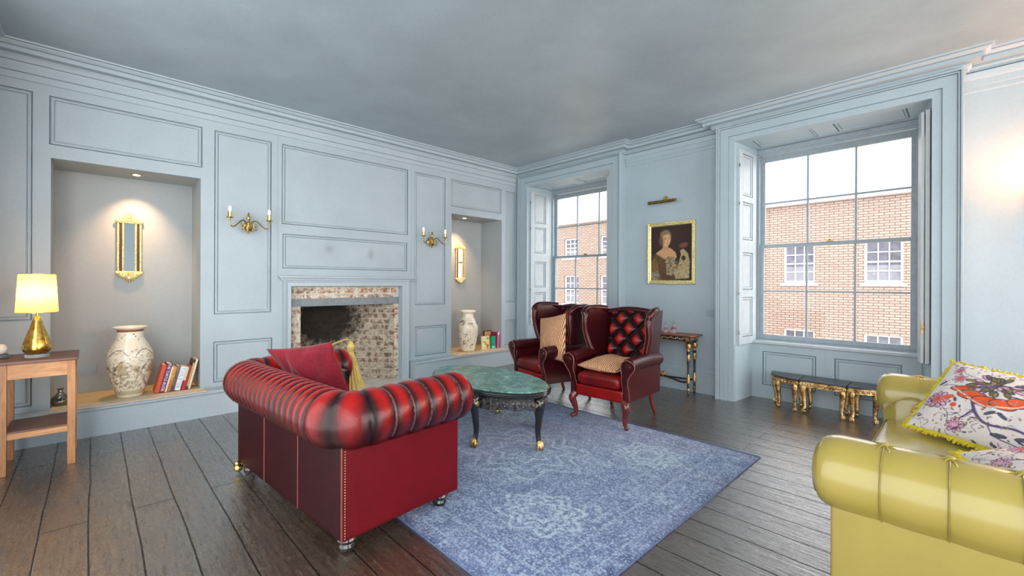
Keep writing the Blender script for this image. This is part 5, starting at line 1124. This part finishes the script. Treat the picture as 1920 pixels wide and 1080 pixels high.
# ---- candle sconces
def sconce(lit=False):
    t = thing('wall_sconce', (0, 0, 0))
    m = MB(); m.lathe([(.03, 0), (.042, .004), (.034, .012), (.018, .018), (.001, .02)], 20, 0, 0, 0, axis='x'); m.build('back_plate', 'brass', t)
    m = MB(); pr = [(.001, -.085), (.008, -.078), (.006, -.068), (.034, -.055), (.045, -.030), (.040, -.006), (.020, .008), (.013, .018), (.022, .030), (.013, .042), (.011, .058), (.019, .072), (.020, .09), (.012, .108), (.009, .118), (.013, .126), (.006, .136), (.001, .145)]
    m.lathe(pr, 20, .055, 0, 0); m.build('baluster', 'brass', t)
    for sy in (-1, 1):
        m = MB(); P = spline([(.055, 0, .005), (.07, sy*.035, .045), (.085, sy*.065, .050), (.10, sy*.10, .018), (.11, sy*.135, -.018), (.115, sy*.165, -.016), (.118, sy*.178, .018), (.118, sy*.178, .060)], 6); m.tube(P, .0065, 8)
        sp = [(.07+.02*0, sy*(.062+.020*(1-q/9)*math.cos(q*1.0+2.6)), .010+.022*(1-q/9)*math.sin(q*1.0+2.6)) for q in np.linspace(0, 8, 24)]; m.tube(sp, .004, 6); m.tube(spline([(.07, sy*.045, -.002), (.07, sy*.05, -.03), (.07, sy*.065, -.042), (.07, sy*.072, -.03)], 4), .004, 6)
        ar = m.build('arm', 'antique_brass', t)
        m = MB(); m.lathe([(.006, .056), (.030, .060), (.034, .068), (.030, .070), (.012, .072)], 20, .118, sy*.178, 0); m.lathe([(.017, .072), (.018, .076), (.018, .126), (.014, .128), (.014, .08)], 18, .118, sy*.178, 0); m.build('candle_cup', 'brass', ar)
        m = MB(); m.lathe([(.013, .10), (.0135, .172), (.010, .178), (.006, .180)], 16, .118, sy*.178, 0); cd = m.build('candle', 'candle_white', ar)
        if lit: m = MB(); m.ball((.118, sy*.178, .205), .017, 12, (1, 1, 1.5)); m.build('bulb', 'bulb_glow', cd)
    return t
s0 = sconce(); s0.location = (XL+.002, 1.168, 1.885); tag(s0, 'brass two candle wall sconce on the panel left of the fireplace', 'wall lamp', 'brass wall sconces')
s1_ = copy_tree(s0); s1_.location = (XL+.002, 3.418, 1.875); tag(s1_, 'brass two candle wall sconce on the panel right of the fireplace', 'wall lamp', 'brass wall sconces')
s2_ = sconce(True); s2_.location = (.505, YW-.002, 1.92); s2_.rotation_euler = (0, 0, -PI/2); tag(s2_, 'lit brass wall sconce on the right wall, at the edge of the photo', 'wall lamp', 'brass wall sconces')
s3_ = copy_tree(s2_); s3_.location = (1.95, YW-.002, 1.92); tag(s3_, 'unseen lit brass sconce added further along the right wall to warm the ceiling')  # unseen copy, added so that its lights warm the ceiling on the right
for cx, sx in ((.505, -1), (.505, 1), (1.95, -1), (1.95, 1)):
    ld = bpy.data.lights.new('sconce_light', 'POINT'); ld.energy = 8 if cx < 1 else 75; ld.color = (1, .40, .13); ld.shadow_soft_size = .04  # the stronger pair belongs to the added sconce out of view
    lo = bpy.data.objects.new('sconce_light', ld); C.objects.link(lo); lo.location = (cx+sx*.178, YW-.17, 2.19)

# ---- portrait and its lamp
pc = Canvas(170, 220, srgb(44, 26, 20)); 
pc.ell(.5, .8, .6, .4, srgb(60, 36, 26), soft=.9); pc.ell(.8, .2, .3, .5, srgb(50, 34, 24), soft=.9)
pc.poly([(.0, .0), (.02, .36), (.14, .50), (.30, .52), (.46, .40), (.60, .30), (.66, 0)], srgb(92, 68, 38)); pc.poly([(0, 0), (0, .30), (.12, .44), (.2, .3), (.24, 0)], srgb(124, 92, 48))
pc.poly([(.14, .50), (.30, .585), (.38, .60), (.50, .585), (.62, .50), (.64, .42), (.50, .36), (.34, .40)], srgb(206, 158, 112)); pc.poly([(.31, .54), (.315, .66), (.43, .66), (.46, .54)], srgb(198, 150, 106))
pc.ell(.38, .79, .15, .14, srgb(150, 124, 78), soft=.3); pc.ell(.40, .735, .105, .125, srgb(222, 178, 132), -.1, soft=.2); pc.ell(.345, .72, .03, .09, srgb(190, 142, 100), soft=.6); pc.ell(.27, .72, .07, .10, srgb(104, 82, 54), soft=.5); pc.ell(.36, .86, .13, .05, srgb(134, 114, 76), soft=.5)
for x in (.375, .45): pc.ell(x, .755, .017, .010, srgb(60, 40, 30)); pc.stroke([(x-.02, .782), (x+.02, .784)], .004, srgb(90, 64, 44))
pc.stroke([(.425, .76), (.435, .715), (.42, .708)], .005, srgb(180, 130, 92)); pc.stroke([(.395, .678), (.42, .672), (.445, .68)], .006, srgb(160, 70, 60)); 
pc.poly([(.38, .40), (.44, .44), (.62, .42), (.60, .12), (.40, .10)], srgb(150, 130, 100))
rp = random.Random(9)
for i in range(90): pc.ell(rp.uniform(.38, .62), rp.uniform(.08, .42), .018, .012, rp.choice([srgb(196, 178, 140), srgb(80, 64, 44), srgb(120, 100, 70)]), rp.uniform(0, 3), .8)
pc.poly([(.62, .04), (.58, .12), (.70, .34), (.74, .46), (.72, .54), (.80, .56), (.90, .48), (.94, .34), (.92, .05)], srgb(176, 158, 116)); pc.ell(.80, .40, .05, .05, srgb(60, 40, 30), .6)
for i in range(90): pc.ell(rp.uniform(.62, .92), rp.uniform(.04, .36), .018, .010, rp.choice([srgb(206, 188, 146), srgb(110, 88, 60), srgb(150, 128, 84)]), rp.uniform(0, 3), .7)
pc.ell(.80, .625, .13, .055, srgb(120, 74, 52), .15, soft=.5); pc.ell(.14, .10, .12, .09, srgb(140, 136, 122), .3, soft=.4)
for i in range(60): pc.ell(rp.uniform(.04, .26), rp.uniform(.02, .18), .014, .010, rp.choice([srgb(190, 186, 170), srgb(50, 42, 34)]), rp.uniform(0, 3), .7)
pc.ell(.46, .07, .18, .05, srgb(90, 60, 44), soft=.5)
for i in range(140): pc.ell(rp.uniform(0, .36), rp.uniform(0, .5), .02, .012, rp.choice([srgb(140, 104, 54), srgb(70, 50, 30)]), rp.uniform(0, 3), .25)
for k in range(2):
    A = pc.a; pc.a = (A+np.roll(A, 1, 0)+np.roll(A, -1, 0)+np.roll(A, 1, 1)+np.roll(A, -1, 1))/5
for i in range(900):
    x, y = rp.random(), rp.random(); b_ = pc.a[min(219, int(y*220)), min(169, int(x*170))]; k = rp.uniform(.72, 1.35); pc.ell(x, y, rp.uniform(.006, .016), .005, tuple(np.clip(b_*k, 0, 1)), rp.uniform(0, 3), .55, .6)
PXa, PXb, PZa, PZb = -2.893, -2.270, 1.300, 2.078
pt = thing('framed_portrait', ((PXa+PXb)/2, YW, (PZa+PZb)/2), 0, 'gilt framed oil portrait of a woman in old fashioned dress, between the two windows', 'painting')
hw, hh = (PXb-PXa)/2, (PZb-PZa)/2
m = MB(); m.grid(lambda u, v: ((lerp(-hw+.035, hw-.035, u), -.018, lerp(-hh+.035, hh-.035, v)), pc.at(u, v)), 150, 190, 0, ('Col',)); m.build('canvas', 'oil_paint', pt, recalc=False)
m = MB(); m.sweep([(-hw, -hh), (hw, -hh), (hw, hh), (-hw, hh)], [(0, .002), (0, .028), (.006, .036), (.016, .038), (.024, .028), (.034, .030), (.042, .020), (.048, .017)], 1, True, lambda a, b, h: (a, -h, b))
for sx in (-1, 1):
    for sz in (-1, 1): m.ball((sx*(hw-.014), -.036, sz*(hh-.014)), .018, 8, (1, .5, 1)); 
for i in range(7): m.ball(((i-3)*.02, -.036, hh-.008), .013, 8, (1, .5, 1)); m.ball(((i-3)*.02, -.036, -hh+.008), .013, 8, (1, .5, 1)); m.ball((-hw+.008, -.036, (i-3)*.02), .013, 8, (1, .5, 1)); m.ball((hw-.008, -.036, (i-3)*.02), .013, 8, (1, .5, 1))
m.build('picture_frame', 'gilt_frame', pt)
pl = thing('picture_lamp', (-2.645, YW, 2.36), 0, 'brass picture lamp on the wall above the portrait', 'wall lamp')
m = MB(); m.tube([(-.195, -.10, -.028), (.165, -.10, -.028)], .020, 16); m.build('lamp_tube', 'antique_brass', pl)
m = MB(); m.lathe([(.022, 0), (.023, .012), (.010, .02)], 16, .158, -.10, -.028, axis='x'); m.lathe([(.022, 0), (.023, .012)], 16, -.20, -.10, -.028, axis='x'); m.build('end_cap', 'brass', pl)
m = MB(); m.tube(spline([(0.0, -.008, .015), (0, -.03, .045), (0, -.07, .035), (0, -.095, -.012)], 6), .006, 8); m.tube(spline([(.03, -.095, -.01), (.05, -.06, .01), (.05, -.02, .008)], 5), .004, 8); m.build('bracket', 'brass', pl)
m = MB(); m.lathe([(.028, 0), (.028, -.006), (.010, -.010)], 16, 0, 0, .02, axis='y'); m.build('wall_mount', 'brass', pl)

def plate(x, y, z, ax, w, h, label, n):
    t = thing('wall_socket', (x, y, z), 0, label, 'socket', None); m = MB()
    f = (lambda a, b, k: (a, -k, b)) if ax == 'y' else (lambda a, b, k: (k, a, b))
    m.prism([(-w, -h), (w, -h), (w, h), (-w, h)], .0005, .009, f); m.build('plate', 'switch_plate', t, bevel=.002)
    for i in range(n):
        m = MB(); c0 = (i-(n-1)/2)*w*.95; m.prism([(c0-.012, -.014), (c0+.012, -.014), (c0+.012, .014), (c0-.012, .014)], .0095, .013, f); m.build('switch', 'switch_plate', t, bevel=.001)
plate(-2.098, YW, .958, 'y', .042, .042, 'blue painted light switch beside the right window surround', 1)
plate(XN, -.038, .468, 'x', .072, .045, 'blue painted double wall plate low in the left alcove', 2)
